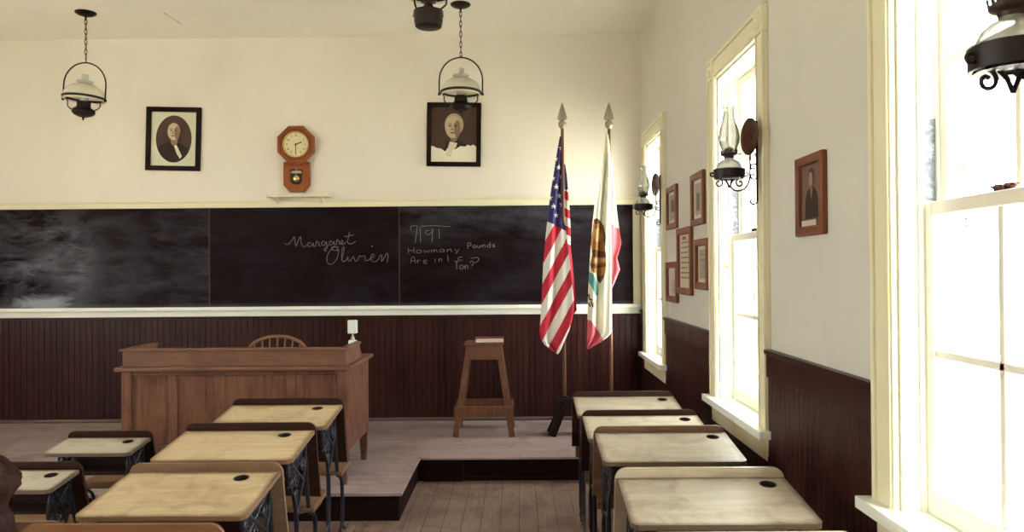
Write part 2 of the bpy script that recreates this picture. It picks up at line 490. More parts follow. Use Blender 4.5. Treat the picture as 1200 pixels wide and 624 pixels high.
# platform: back strip across the room and a tongue towards the pupils
YP1, YP2, XP = 5.40, 4.54, -0.69
NOSE = 0.022
pm = M()
pl = [(XL, YP2), (XP, YP2), (XP, YP1), (XR, YP1), (XR, YB), (XL, YB)]
body = [(XL, YP2 + NOSE), (XP - NOSE, YP2 + NOSE), (XP - NOSE, YP1 + NOSE), (XR, YP1 + NOSE), (XR, YB), (XL, YB)]
pr = M().prism(body, PLAT - 0.018)
plat = empty('raised_platform')
pr.build('riser', RISER, plat)
M().prism(pl, 0.018, TR((0, 0, PLAT - 0.018))).build('platform_floor', PLATM, plat, bevel=0.004)
M().box(XP + 0.02, XP + 0.30, YP1 + 0.004, YP1 + NOSE + .002, 0.0, PLAT - 0.028).box(XP + 0.30, XR - .02, YP1 + .012, YP1 + NOSE + .002, 0.012, 0.03).build('riser_board', RISER, plat)
struct(plat); plat.name = 'trim_1'

# beadboard
def beadboard(name, length, z0, z1, T, pitch=0.0525, th=0.016, gw=0.006, gd=0.005):
    prof = []
    n = max(1, int(round(length / pitch))); p = length / n
    for i in range(n):
        a = i * p
        prof += [(a + gw / 2, th), (a + p * 0.5 - 0.002, th), (a + p * 0.5, th), (a + p - gw / 2, th), (a + p, th - gd)]
    prof = [(0, th - gd)] + prof
    poly = prof + [(length, 0), (0, 0)]
    m = M()
    k = len(prof)
    vs = [(x, 0, 0) for x in ()]
    vs = [(x, -d, z0) for x, d in prof] + [(x, -d, z1) for x, d in prof]
    fs = [(i, i + 1, i + 1 + k, i + k) for i in range(k - 1)]
    m.add(vs, fs, T)
    # solid backing
    m.box(0, length, -(th - gd) + 0.001, 0, z0, z1, T)
    return m
WZ = 1.125
t2 = empty('trim_2')
beadboard('b', XR - XL, PLAT, WZ - 0.03, TR((XL, YB, 0))).build('beadboard', WAINS, t2)
M().box(XL, XR, YB - 0.026, YB, WZ - 0.045, WZ).build('cap_rail', WAINS, t2, bevel=0.004)
struct(t2)
bb = M(); bb.box(XL, XR, YB - 0.030, YB, PLAT, PLAT + 0.030)
struct(bb.build('baseboard_back', mat_wood('baseboard_wood', (0.10, 0.065, 0.055), (0.17, 0.12, 0.10), 0.4, 'x'), bevel=0.01))
# right wall wainscot: full height between the casings, lower under the stools
CW = 0.118                                     # casing width
t3 = empty('trim_3')
Tr = lambda y: TR((XR, y, 0), rz=-PI / 2)       # local x runs towards -y, local -y runs into the room
m = M(); cap = M()
segs = []
edges = [YF] + [v for w in sorted(WIN_R) for v in (w[0] - CW, w[1] + CW)] + [YB - 0.02]
for i in range(0, len(edges), 2):
    a, b = edges[i], edges[i + 1]
    m.merge(beadboard('b', b - a, 0, WZ - 0.10, Tr(b)))
    cap.box(XR - 0.024, XR, a, b, WZ - 0.115, WZ - 0.014); cap.box(XR - 0.034, XR, a, b, WZ - 0.014, WZ + 0.006)
for a, b in WIN_R:
    m.merge(beadboard('b', b - a + 2 * CW, 0, SILL - 0.11, Tr(b + CW)))
m.build('beadboard', WAINS, t3); cap.build('cap_rail', WAINS, t3, bevel=0.003)
struct(t3)
struct(M().box(XR - 0.03, XR, YF, YP1, 0, 0.10).box(XR - 0.03, XR, YP1, YB - .03, PLAT, PLAT + 0.03).build('baseboard_right', WAINS, bevel=0.004))
struct(beadboard('b', YB - YF - 0.06, 0, WZ, TR((XL, YF + .03, 0), rz=PI / 2)).build('trim_4', WAINS))

PATCH = NT('mottled_jamb_patch')
_v = PATCH.coords((1, 1, 1)); _n = PATCH.noise(_v, 28, 5, 0.7, 1.5)
PATCH.base(PATCH.ramp(_n, [(0.35, (0.05, 0.05, 0.055)), (0.5, (0.14, 0.15, 0.17)), (0.7, (0.35, 0.37, 0.42))]), 0.35)

def make_window(name, side, y0, y1):
    """side +1: right wall. local frame: u = distance from inner wall plane outwards, y along the wall"""
    w = empty(name, ((XR if side > 0 else XL), (y0 + y1) / 2, SILL))
    struct(w)
    hw = (y1 - y0) / 2; H = HEAD - SILL
    def bx(m, u0, u1, a0, a1, z0, z1):
        x0, x1 = sorted((side * u0, side * u1)); m.box(x0, x1, a0, a1, z0, z1); return m
    c = M()
    for s in (-1, 1):
        a0, a1 = sorted((s * hw, s * (hw + CW)))
        bx(c, -0.020, 0, a0, a1, -0.005, H)
        b0, b1 = sorted((s * (hw + CW - 0.018), s * (hw + CW)))
        bx(c, -0.030, -0.018, b0, b1, 0.0, H)                              # back band
        d0, d1 = sorted((s * (hw + 0.008), s * (hw + 0.020)))
        bx(c, -0.026, -0.018, d0, d1, 0.0, H)
        bx(c, -0.030, 0, a0 - 0.004, a1 + 0.004, H, H + 0.118)               # corner block
        T = TR((side * -0.030, (a0 + a1) / 2, H + 0.059), ry=-side * PI / 2)
        c.lathe([(0, 0.010), (0.012, 0.010), (0.018, 0.003), (0.028, 0.003), (0.034, 0.009), (0.042, 0.006), (0.044, 0)], T, 24)
    bx(c, -0.020, 0, -hw, hw, H, H + 0.112)
    bx(c, -0.030, -0.018, -hw, hw, H + 0.094, H + 0.112)
    bx(c, -0.026, -0.018, -hw, hw, H + 0.012, H + 0.026)
    c.build('casing', CREAM, w, bevel=0.003)
    st = M(); bx(st, -0.065, -0.0002, -hw - CW - 0.035, hw + CW + 0.035, -0.032, 0.004); bx(st, -0.0002, 0.07, -hw, hw, 0.0005, 0.004)
    st.build('window_stool', WHITE, w, bevel=0.008, seg=3)
    ap = M(); bx(ap, -0.020, 0, -hw - CW + 0.01, hw + CW - 0.01, -0.135, -0.032)
    ap.build('apron', CREAM, w, bevel=0.004)
    j = M()
    for s in (-1, 1):
        a0, a1 = sorted((s * (hw - 0.012), s * hw)); bx(j, 0, WT, a0, a1, 0, H)
        a0, a1 = sorted((s * (hw - 0.024), s * (hw - 0.012))); bx(j, 0.052, 0.066, a0, a1, 0, H); bx(j, 0.104, 0.112, a0, a1, 0, H); bx(j, 0.150, 0.166, a0, a1, 0, H)
    bx(j, 0, WT, -hw, hw, H - 0.012, H); bx(j, 0.05, WT + 0.03, -hw, hw, -0.03, 0.006)
    j.build('jamb', WHITE, w)
    hi = hw - 0.012
    def sash(nm, u, z0, z1, bot, top):
        m = M(); sw = 0.045
        bx(m, u, u + 0.036, -hi, -hi + sw, z0, z1); bx(m, u, u + 0.036, hi - sw, hi, z0, z1)
        bx(m, u, u + 0.036, -hi + sw, hi - sw, z0, z0 + bot); bx(m, u, u + 0.036, -hi + sw, hi - sw, z1 - top, z1)
        o = m.build(nm, OFFW, w, bevel=0.003)
        mm = M(); zm = (z0 + bot + z1 - top) / 2
        bx(mm, u + 0.008, u + 0.030, -0.011, 0.011, z0 + bot, z1 - top)
        bx(mm, u + 0.008, u + 0.030, -hi + sw, hi - sw, zm - 0.011, zm + 0.011)
        mm.build('glazing_bars', OFFW, o, bevel=0.003)
        g = M(); bx(g, u + 0.017, u + 0.020, -hi + sw, hi - sw, z0 + bot, z1 - top)
        g.build('window_glass', GLASS, o)
        return o
    mid = H / 2
    lo = sash('lower_sash', 0.066, 0.006, mid + 0.018, 0.065, 0.038)
    sash('upper_sash', 0.112, mid - 0.018, H - 0.012, 0.036, 0.045)
    if side > 0:
        lk = M()
        for q in (0.02, -0.02):
            T = TR((0.085, q * 1.0 - 0.0, mid + 0.018))
            lk.lathe([(0, 0.018), (0.010, 0.017), (0.016, 0.010), (0.012, 0.004), (0.014, 0), (0, 0)], T, 16)
            T2 = TR((0.085, q, mid + 0.024)); lk.box(-0.006, 0.006, -0.028, 0.028, 0.004, 0.009, T2)
        lk.build('sash_lock', RUST, lo, smooth=40)
        pt = M(); bx(pt, 0.068, 0.103, hi - 0.002, hi - 0.0005, mid + 0.02, mid + 0.26)  # thin mottled grey-blue sheet on the jamb, above the meeting rail
        pt.build('grey_jamb_patch', PATCH.m, w)
    return w
for i, (a, b) in enumerate(WIN_R): make_window('window_%d' % (i + 1), 1, a, b)
for i, (a, b) in enumerate(WIN_L): make_window('window_%d' % (i + 6), -1, a, b)

for w_ in ('window_2',):
    hk = M(); hk.tube([(0.030, 0.350, 0.72), (0.030, 0.325, 0.72), (0.030, 0.315, 0.708)], 0.004, 6); hk.lathe([(0, 0), (0.009, 0), (0.007, 0.006), (0, 0.006)], TR((0.030, 0.353, 0.72), rx=PI / 2), 12)
    hk.build('curtain_hook', BRASS, bpy.data.objects[w_], smooth=40)

# ------------------------------------------------------------------ outside
GRASS = mat_plain('dry_grass', (0.52, 0.50, 0.42), 0.9, var=0.3, nscale=1.2)
gm = M(); gm.box(-40, 40, -30, 40, -0.72, -0.70)
g_ = gm.build('ground', GRASS); struct(g_); g_.name = 'trim_10'
LEAF = mat_plain('tree_leaves', (0.07, 0.11, 0.045), 0.7, var=0.4, nscale=6)
BARK = mat_plain('tree_bark', (0.14, 0.10, 0.07), 0.9, var=0.4, nscale=14, bump=0.4)
def tree(x, y, h, label):
    t = empty('tree', (x, y, -0.70)); tag(t, label, 'tree', 'trees outside the windows')
    tr = M(); tr.tube([(0, 0, 0), (0.05, 0, h * 0.3), (-0.04, 0.05, h * 0.6)], [0.16, 0.12, 0.07], 10)
    for k in range(6):
        a = k * 1.05; tr.tube([(0, 0, h * (0.3 + 0.04 * k)), (0.7 * math.cos(a), 0.7 * math.sin(a), h * (0.5 + 0.05 * k))], [0.05, 0.02], 6)
    tr.build('trunk', BARK, t, smooth=60)
    cr = M(); R = random.Random(int(x * 10 + y))
    for k in range(2600):
        a = R.uniform(0, 2 * PI); b = R.uniform(-1, 1); rr = R.uniform(0.55, 1) * h * 0.28 * (0.8 + 0.4 * noise.noise(Vector((math.cos(a) * 2, math.sin(a) * 2, b * 2))))
        c = Vector((rr * math.sqrt(1 - b * b) * math.cos(a), rr * math.sqrt(1 - b * b) * math.sin(a), h * 0.68 + rr * b * 1.15))
        q = Matrix.Rotation(R.uniform(0, 6.3), 4, 'Z') @ Matrix.Rotation(R.uniform(-1.2, 1.2), 4, 'X')
        T = Matrix.Translation(c) @ q; z = R.uniform(0.06, 0.12)
        cr.add([(-z, 0, 0), (0, -z * 0.5, 0.01), (z, 0, 0), (0, z * 0.5, 0.01)], [(0, 1, 2, 3)], T)
    cr.build('crown', LEAF, t)
tree(7.5, 15.0, 5.0, 'leafy tree outside, seen faintly through the farthest right-hand window')
tree(11.5, 13.5, 5.5, 'leafy tree outside, seen faintly through the middle right-hand window')

# ------------------------------------------------------------------ chalkboard
def mat_slate(name, smudge, xoff):
    s = NT(name)
    v = s.coords((1, 1, 1), (xoff, 0, 0), rand=False)
    vs_ = s.coords((0.9, 1, 2.6), (xoff * 1.7, 0, 0), rand=False)
    n1 = s.noise(vs_, 2.9, 8, 0.68, 0.7)
    n2 = s.noise(v, 1.3, 3, 0.5, 0.5)
    n3 = s.noise(vs_, 11, 5, 0.7, 0.8)
    a = s.ramp(s.math('ADD', s.math('MULTIPLY', n1, 0.6), s.math('MULTIPLY', n2, 0.4)), [(0.42, 0.0), (0.66, 1.0)])
    a = s.math('MULTIPLY', a, s.math('ADD', s.math('MULTIPLY', n3, 0.8), 0.35))
    tc = s.node('ShaderNodeTexCoord'); sp = s.node('ShaderNodeSeparateXYZ'); s.l.new(tc.outputs['Object'], sp.inputs[0])
    X, Z = sp.outputs[0], sp.outputs[2]
    if smudge == 'left':
        # big wiped swirl at the left, chalk dust and painted bluish sky reflection bottom left
        d = s.node('ShaderNodeVectorMath', operation='DISTANCE'); s.l.new(tc.outputs['Object'], d.inputs[0]); d.inputs[1].default_value = (0.98, -0.01, 0.42)
        m1 = s.ramp(s.math('ADD', d.outputs['Value'], s.math('MULTIPLY', n2, 0.3)), [(0.26, 1.0), (0.80, 0.16)])
        arcs = s.math('ADD', s.math('MULTIPLY', s.math('SINE', s.math('ADD', s.math('MULTIPLY', d.outputs['Value'], 17.0), s.math('MULTIPLY', n1, 16.0))), 0.16), 0.85)
        amt = s.math('MULTIPLY', s.math('MULTIPLY', a, arcs), s.math('ADD', s.math('MULTIPLY', m1, 0.9), 0.12))
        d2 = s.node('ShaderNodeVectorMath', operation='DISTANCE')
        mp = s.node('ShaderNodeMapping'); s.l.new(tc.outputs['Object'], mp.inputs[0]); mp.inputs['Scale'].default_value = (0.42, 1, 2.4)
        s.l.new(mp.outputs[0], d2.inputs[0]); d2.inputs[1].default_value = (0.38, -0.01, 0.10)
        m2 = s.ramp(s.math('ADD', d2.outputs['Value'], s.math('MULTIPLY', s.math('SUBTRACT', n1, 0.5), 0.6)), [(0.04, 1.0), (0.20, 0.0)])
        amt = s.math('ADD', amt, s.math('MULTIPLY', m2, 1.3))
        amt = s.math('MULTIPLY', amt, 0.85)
    elif smudge == 'mid':
        amt = s.math('MULTIPLY', a, 0.055)
    else:
        m1 = s.ramp(Z, [(0.55, 0.25), (0.8, 1.0)])
        amt = s.math('MULTIPLY', s.math('MULTIPLY', a, m1), 0.28)
    low = s.ramp(s.math('ADD', Z, s.math('MULTIPLY', n3, 0.04)), [(0.025, 1.0), (0.065, 0.0)])
    amt = s.math('ADD', amt, s.math('MULTIPLY', s.math('MULTIPLY', low, n1), 0.35))
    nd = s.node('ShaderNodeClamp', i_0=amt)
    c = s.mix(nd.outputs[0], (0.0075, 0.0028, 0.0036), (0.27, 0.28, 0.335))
    s.base(c, 0.5, spec=0.05)
    return s.m
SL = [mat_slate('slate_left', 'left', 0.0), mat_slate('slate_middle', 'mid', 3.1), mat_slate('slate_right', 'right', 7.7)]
BY = YB
xa = P(245, 300, BY)[0]; xb = P(468, 300, BY)[0]; xe = P(741.5, 300, BY)[0]
zt = P(600, 241.2, BY)[1]; zb = P(600, 358.5, BY)[1]
xs = -5.72 + 0.62
xs = P(2, 300, BY)[0] - 0.1
x_start = -5.1
cb = empty('chalkboard', (0, BY, zb))
tag(cb, 'long black three-panel chalkboard with chalk writing, framed in cream, on the back wall', 'chalkboard')
for k, (a, b) in enumerate(((x_start, xa), (xa, xb), (xb, xe))):
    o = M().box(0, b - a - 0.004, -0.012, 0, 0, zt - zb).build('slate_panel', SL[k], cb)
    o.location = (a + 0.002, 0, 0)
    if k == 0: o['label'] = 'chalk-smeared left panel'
    if k == 0: o.location = (a + 0.002, 0, 0)
JD = mat_plain('joint_chalk_dust', (0.06, 0.05, 0.04), 0.8, var=0.6)
for x in (xa, xb): M().box(x - 0.004, x + 0.004, -0.0135, 0, 0, zt - zb).build('panel_joint', JD, cb)
hh = zt - zb
tr = M().box(x_start, xe + 0.07, -0.024, 0, hh, hh + 0.050).box(x_start, xe + 0.07, -0.036, 0, hh + 0.046, hh + 0.062)
tr.build('top_rail', CREAM, cb, bevel=0.004)
sr = M().box(xe, xe + 0.065, -0.024, 0, 0, hh); sr.build('side_stile', CREAM, cb, bevel=0.004)
ty = M().box(x_start, xe + 0.065, -0.062, 0, -0.022, 0.0).box(x_start, xe + 0.065, -0.068, -0.055, -0.022, 0.010).box(x_start, xe + 0.065, -0.030, 0, -0.075, -0.022)
ty.build('chalk_tray', WHITE, cb, bevel=0.003)
# dried chalk handwriting
wr = M()
def stroke(pts, sx, sy, ox, oy, r=0.0026, sub=4):
    q = []
    for (u, v) in pts:
        x, z = P(ox + u / sx, oy + v / sy, BY - 0.013)
        q.append((x, -0.0135, z - zb))
    wr.tube(smoothline(q, sub) if sub > 1 else q, r, 5, flat_=1.0)
A = lambda pts, r=0.0026: stroke(pts, 4, 4, 300, 230, r)
A([(130, 222), (140, 227), (152, 224), (166, 208), (178, 190), (180, 212), (186, 234), (195, 210), (207, 190), (209, 214), (216, 234), (226, 238), (240, 228)])
A([(256, 222), (244, 218), (240, 230), (250, 238), (262, 228), (266, 220), (268, 236), (276, 236)])
A([(276, 236), (281, 214), (284, 210), (287, 217), (294, 219), (292, 231), (301, 233)])
A([(322, 216), (312, 212), (306, 224), (314, 232), (324, 222), (328, 214), (330, 240), (325, 258), (318, 252), (328, 240), (340, 230)])
A([(356, 214), (346, 211), (342, 222), (350, 230), (360, 220), (364, 212), (366, 228), (374, 226)])
A([(374, 226), (378, 207), (381, 204), (384, 211), (390, 212), (389, 223), (396, 224), (406, 216), (403, 208), (397, 214), (400, 225), (410, 226), (420, 214)])
A([(438, 168), (432, 190), (428, 214), (436, 224), (450, 222), (466, 212)]); A([(412, 190), (430, 188), (458, 182)])
wr.build('chalk_writing', CHALK, cb); wr = M()
A([(386, 240), (366, 238), (344, 258), (331, 286), (334, 312), (352, 320), (374, 300), (385, 268), (380, 244), (368, 236), (352, 244), (364, 254), (388, 252)])
A([(400, 300), (408, 270), (412, 240), (404, 244), (400, 280), (404, 304), (414, 306), (430, 288)])
A([(430, 282), (430, 300), (440, 304), (452, 286)]); A([(431, 262), (433, 265)])
A([(455, 280), (464, 304), (474, 302), (484, 280), (494, 284), (504, 278)])
A([(510, 278), (510, 300), (522, 302), (538, 292)]); A([(541, 234), (546, 237)], 0.006)
A([(538, 292), (552, 282), (548, 272), (538, 280), (540, 302), (558, 308), (574, 296)])
A([(574, 296), (584, 276), (590, 282), (588, 306), (600, 290), (612, 268), (618, 280), (614, 312)])
wr.build('chalk_writing', CHALK, cb); wr = M()
B = lambda pts, r=0.0026, sub=4: stroke(pts, 8.323, 8.323, 470, 255, r, sub)
B([(94, 122), (92, 88), (125, 82), (158, 80), (150, 150), (137, 246)], sub=1); B([(184, 92), (190, 246)], sub=1)
B([(188, 86), (330, 80), (430, 88), (484, 88)], sub=1)
B([(272, 128), (245, 132), (240, 155), (268, 168), (298, 140), (306, 112)]); B([(308, 112), (304, 170), (302, 244)], sub=1); B([(368, 116), (374, 208)], sub=1)
wr.build('chalk_writing', CHALK, cb); wr = M()
GL = {'H': [[(0, 0), (0, 1)], [(0.6, 0), (0.6, 1)], [(0, .5), (.6, .5)]], 'o': [[(.3, .45), (.05, .6), (.05, .9), (.3, 1), (.55, .9), (.55, .6), (.3, .45)]],
      'w': [[(0, .5), (.15, 1), (.3, .6), (.45, 1), (.6, .5)]], 'm': [[(0, 1), (0, .5), (.05, .6), (.25, .5), (.3, 1), (.3, .6), (.5, .5), (.6, 1)]],
      'a': [[(.5, .5), (.2, .45), (.0, .75), (.2, 1), (.45, .8), (.5, .5), (.55, 1)]], 'n': [[(0, .5), (.05, 1), (.1, .6), (.4, .5), (.5, 1)]],
      'y': [[(0, .5), (.2, .9)], [(.5, .5), (.1, 1.4)]], 'P': [[(0, 1.15), (0, 0), (.4, 0), (.6, .25), (.4, .5), (0, .55)]], 'u': [[(0, .5), (.05, .95), (.35, .95), (.5, .5), (.55, 1)]],
      'd': [[(.5, 0), (.5, 1), (.2, 1), (0, .75), (.2, .5), (.5, .6)]], 's': [[(.5, .5), (.15, .5), (.1, .7), (.45, .8), (.4, 1), (0, 1)]],
      'A': [[(0, 1), (.05, .3), (.3, 0), (.5, .3), (.55, 1)], [(.04, .6), (.5, .6)]], 'r': [[(0, .4), (.05, 1), (.1, .6), (.4, .5)]], 'e': [[(0, .75), (.45, .65), (.3, .45), (0, .6), (.05, .95), (.5, 1)]],
      'i': [[(.2, .5), (.25, 1)]], '1': [[(.25, -.1), (.3, 1)]], 'T': [[(0, 0), (.7, 0)], [(.35, 0), (.35, 1)]], 'c': [[(.5, .5), (.1, .5), (0, .8), (.2, 1), (.55, .95)]],
      '?': [[(0, .2), (.1, 0), (.5, 0), (.5, .3), (.2, .6)], [(.2, .9), (.22, .95)]]}
def letters(t, x, y, w, h, slope=0.0):
    for ch in t:
        if ch in GL:
            for pl_ in GL[ch]: B([(x + a * w, y + b * h + slope * (x + a * w)) for a, b in pl_], 0.0024, 2)
        x += w * 0.82
letters('Howmany', 70, 300, 92, 52, -0.03); letters('Pounds', 650, 285, 58, 48, -0.05)
wr.build('chalk_writing', CHALK, cb); wr = M()
letters('Are', 95, 385, 75, 65); letters('in', 318, 375, 60, 58, 0.0); letters('1', 440, 372, 60, 58); letters('c', 555, 360, 80, 58); letters('Ton?', 520, 430, 62, 75)
B([(680, 400), (740, 392), (760, 415), (720, 445)])
wr.build('chalk_writing', CHALK, cb)

# ------------------------------------------------------------------ clock shelf and clock
x0, zs = P(316, 231.5, BY); x1, _ = P(389, 231.5, BY)
_, zs = P(352, 228.6, BY)
sh = empty('wall_shelf', ((x0 + x1) / 2, BY, zs)); tag(sh, 'small cream bracket shelf above the chalkboard, under the wall clock', 'shelf')
hw = (x1 - x0) / 2
M().prism(rrect(-hw, hw, -0.115, -0.0005, 0.03, 'ab'), 0.026, TR((0, 0, -0.026))).build('shelf_board', CREAM, sh, bevel=0.004)
for s in (-1, 1):
    bk = M(); pts = [(-0.0005, 0), (-0.070, 0), (-0.064, -0.010), (-0.040, -0.016), (-0.025, -0.035), (-0.0005, -0.055)]
    bk.prism(pts, 0.018, TR((s * (hw - 0.075) - 0.009, 0, -0.026)) @ Matrix(((0, 0, 1, 0), (1, 0, 0, 0), (0, 1, 0, 0), (0, 0, 0, 1))))
    # keep clear of the rail
    bk.build('bracket', CREAM, sh, loc=(0, -0.037, 0), bevel=0.002)

cx, cz = P(348.2, 170.3, BY)
ck = empty('wall_clock', (cx, BY, cz)); tag(ck, 'octagonal red-brown wooden schoolhouse clock with round dial and pendulum window', 'clock')
W = Matrix.Rotation(PI / 2, 4, 'X')            # xy polygon -> xz plane, extruded towards -y
def oct_(r, rot=22.5): return [(r * math.cos(math.radians(rot + 45 * k)), r * math.sin(math.radians(rot + 45 * k))) for k in range(8)]
k_ = 0.0075
m = M(); m.prism(oct_(0.166), 0.055, W); m.prism([(-0.112, -0.15), (-0.112, -0.355), (-0.062, -0.415), (0.062, -0.415), (0.112, -0.355), (0.112, -0.15)], 0.050, W)
m.build('case', CLOCKW, ck, bevel=0.004)
m = M(); m.prism(oct_(0.176), 0.02, TR((0, -0.040, 0)) @ W, holes=[oct_(0.150)])
m.build('octagon_moulding', CLOCKW2, ck, bevel=0.005)
m = M(); m.prism([(-0.112, -0.19), (-0.112, -0.355), (-0.062, -0.41), (0.062, -0.41), (0.112, -0.355), (0.112, -0.19)], 0.008, TR((0, -0.050, 0)) @ W,
                 holes=[[(-0.052, -0.215), (-0.052, -0.325), (-0.030, -0.350), (0.030, -0.350), (0.052, -0.325), (0.052, -0.215)]])
m.build('pendulum_door', CLOCKW2, ck, bevel=0.003)
m = M(); m.prism([(-0.054, -0.21), (-0.054, -0.327), (-0.030, -0.352), (0.030, -0.352), (0.054, -0.327), (0.054, -0.21)], 0.001, TR((0, -0.0505, 0)) @ W)
m.build('pendulum_window', flat('dark_clock_interior', (0.03, 0.018, 0.012), 0.2), ck)
m = M(); m.lathe([(0, 0.006), (0.020, 0.005), (0.026, 0), (0, 0)], TR((0, -0.052, -0.297)) @ W, 24); m.box(-0.002, 0.002, -0.0545, -0.052, -0.28, -0.215)
pe = m.build('pendulum', BRASS, ck, smooth=40)
m = M()
for q in range(7): m.lathe([(0.006, 0), (0.008, 0.0015), (0.0095, 0), ], TR((-0.036 + q * 0.012, -0.052, -0.243 + 0.004 * (q % 2))) @ W, 12)
m.build('window_ornament', flat('white_ornament_paint', (0.6, 0.55, 0.4)), ck)
m = M(); m.lathe([(0, 0.004), (0.106, 0.004), (0.106, 0), (0, 0)], TR((0, -0.055, 0)) @ W, 48)
m.build('dial', flat('aged_dial_paper', (0.66, 0.60, 0.36), 0.5), ck)
m = M(); m.lathe([(0.102, 0.004), (0.106, 0.012), (0.113, 0.012), (0.119, 0.004), (0.119, 0), (0.102, 0)], TR((0, -0.056, 0)) @ W, 48)
m.build('bezel', BRASS, ck, smooth=40)
INK = flat('black_ink', (0.015, 0.012, 0.01), 0.6)
m = M()
for h in range(1, 13):
    a = math.radians(90 - 30 * h); text_mesh(m, str(h), TR((0.080 * math.cos(a), -0.0596, 0.080 * math.sin(a)), rx=PI / 2), 0.030)
for q in range(60):
    a = math.radians(6 * q); m.box(-0.0006, 0.0006, -0.0602, -0.059, 0.097, 0.101, Matrix.Rotation(a, 4, 'Y'))
m.build('numerals', INK, ck)
m = M(); m.box(-0.003, 0.003, -0.064, -0.062, -0.01, 0.082, Matrix.Rotation(PI * 1.0, 4, 'Y'))
m.build('minute_hand', INK, ck)
m = M(); m.box(-0.004, 0.004, -0.066, -0.064, -0.01, 0.060, Matrix.Rotation(math.radians(70), 4, 'Y'))
m.build('hour_hand', INK, ck)

# ------------------------------------------------------------------ portraits on the back wall
MAT_PAPER = flat('cream_mat_board', (0.66, 0.66, 0.50)); SEPIA_BG = mat_plain('sepia_background', (0.060, 0.030, 0.020), 0.6, var=0.4, nscale=5)
SEPIA_D = flat('sepia_dark_cloth', (0.022, 0.011, 0.009)); SEPIA_M = flat('sepia_face_shade', (0.24, 0.15, 0.09)); SEPIA_L = flat('sepia_face_light', (0.52, 0.42, 0.27))
SEPIA_W = flat('sepia_shirt', (0.62, 0.56, 0.42)); SEPIA_H = flat('sepia_hair', (0.07, 0.04, 0.028)); PAPER = flat('unpainted_canvas', (0.74, 0.71, 0.58)); PALE_HAIR = flat('sepia_pale_hair', (0.40, 0.33, 0.22))
def ell(cx, cy, rx, ry, n=32, a0=0, a1=360): return [(cx + rx * math.cos(math.radians(a0 + (a1 - a0) * i / n)), cy + ry * math.sin(math.radians(a0 + (a1 - a0) * i / n))) for i in range(n)]
def frame_parts(root, w, h, fw, depth, fmat, lmat=None):
    m = M(); hw, hh = w / 2, h / 2
    m.prism([(-hw, -hh), (hw, -hh), (hw, hh), (-hw, hh)], depth, W, holes=[[(-hw + fw, -hh + fw), (hw - fw, -hh + fw), (hw - fw, hh - fw), (-hw + fw, hh - fw)]])
    m.build('picture_frame', fmat, root, bevel=min(0.005, fw * 0.2))
    if lmat:
        m = M(); i = fw * 0.82
        m.prism([(-hw + i, -hh + i), (hw - i, -hh + i), (hw - i, hh - i), (-hw + i, hh - i)], depth * 0.3, TR((0, -depth * 0.5, 0)) @ W,
                holes=[[(-hw + fw * 1.15, -hh + fw * 1.15), (hw - fw * 1.15, -hh + fw * 1.15), (hw - fw * 1.15, hh - fw * 1.15), (-hw + fw * 1.15, hh - fw * 1.15)]])
        m.build('inner_lip', lmat, root)
def picture(root, layers, name='print', base_d=0.006):
    m = M(); mats = []
    for i, (poly, mt) in enumerate(layers):
        if mt not in mats: mats.append(mt)
        m.cur = mats.index(mt); m.prism(poly, 0.0012, TR((0, -base_d - 0.0009 * i, 0)) @ W)
    return m.build(name, mats, root)
def face(cx, cy, s, hair, beard=None):
    L = [(ell(cx, cy, 0.062 * s, 0.086 * s), SEPIA_L)]
    L.insert(0, (ell(cx + .008 * s, cy + 0.020 * s, 0.074 * s, 0.088 * s), hair))
    L.append((ell(cx + 0.034 * s, cy - 0.012 * s, 0.026 * s, 0.066 * s), SEPIA_M))
    if beard: L.append((ell(cx + 0.004 * s, cy - 0.066 * s, 0.046 * s, 0.034 * s), beard))
    for q in (-0.024, 0.018):
        L.append((ell(cx + q * s, cy + 0.010 * s, 0.012 * s, 0.005 * s, 12), SEPIA_D)); L.append((ell(cx + q * s, cy + 0.026 * s, 0.016 * s, 0.004 * s, 12), SEPIA_M))
    L.append(([(cx - 0.008 * s, cy + 0.01 * s), (cx - 0.014 * s, cy - 0.026 * s), (cx + 0.002 * s, cy - 0.026 * s)], SEPIA_M))
    L.append((ell(cx - 0.004 * s, cy - 0.045 * s, 0.017 * s, 0.0045 * s, 12), SEPIA_D))
    return L
px_, pz_ = P(202.5, 162.6, BY)
pa = empty('portrait_picture', (px_, BY, pz_), (0, math.radians(1.6), 0)); tag(pa, 'dark-framed oval portrait of a man in dark suit, left of the clock', 'picture')
frame_parts(pa, 0.483, 0.560, 0.042, 0.028, FRAMEB)
ov = ell(0, 0.0, 0.158, 0.208, 48)
picture(pa, [([(-.21, -.25), (.21, -.25), (.21, .25), (-.21, .25)], MAT_PAPER), (ov, SEPIA_BG),
    ([(-0.142, -0.092), (-0.115, -0.058), (-0.05, -0.03), (0.0, -0.04), (0.05, -0.035), (0.115, -0.07), (0.138, -0.102), (0.10, -0.160), (0.05, -0.197), (0, -0.206), (-0.05, -0.197), (-0.10, -0.160)], SEPIA_D),
    ([(0.0, -0.05), (0.028, -0.055), (0.075, -0.15), (0.060, -0.175), (0.03, -0.13)], SEPIA_W), (ell(0.005, -0.02, 0.03, 0.04), SEPIA_M)] + face(0.0, 0.065, 0.88, SEPIA_H))
px_, pz_ = P(531.9, 157.9, BY)
pb = empty('portrait_picture', (px_, BY, pz_), (0, math.radians(1.1), 0)); tag(pb, 'dark-framed bust portrait with blank lower part, right of clock behind a hanging lamp', 'picture')
frame_parts(pb, 0.476, 0.562, 0.040, 0.028, FRAMEB)
cloud = [(-.2, -.245), (.2, -.245), (.2, -0.105), (0.17, -0.085), (0.15, -0.098), (0.12, -0.088), (0.10, -0.105), (0.06, -0.10), (0.02, -0.125), (-0.02, -0.135), (-0.055, -0.12), (-0.075, -0.150), (-0.11, -0.125), (-0.15, -0.118), (-0.175, -0.105), (-.2, -0.10)]
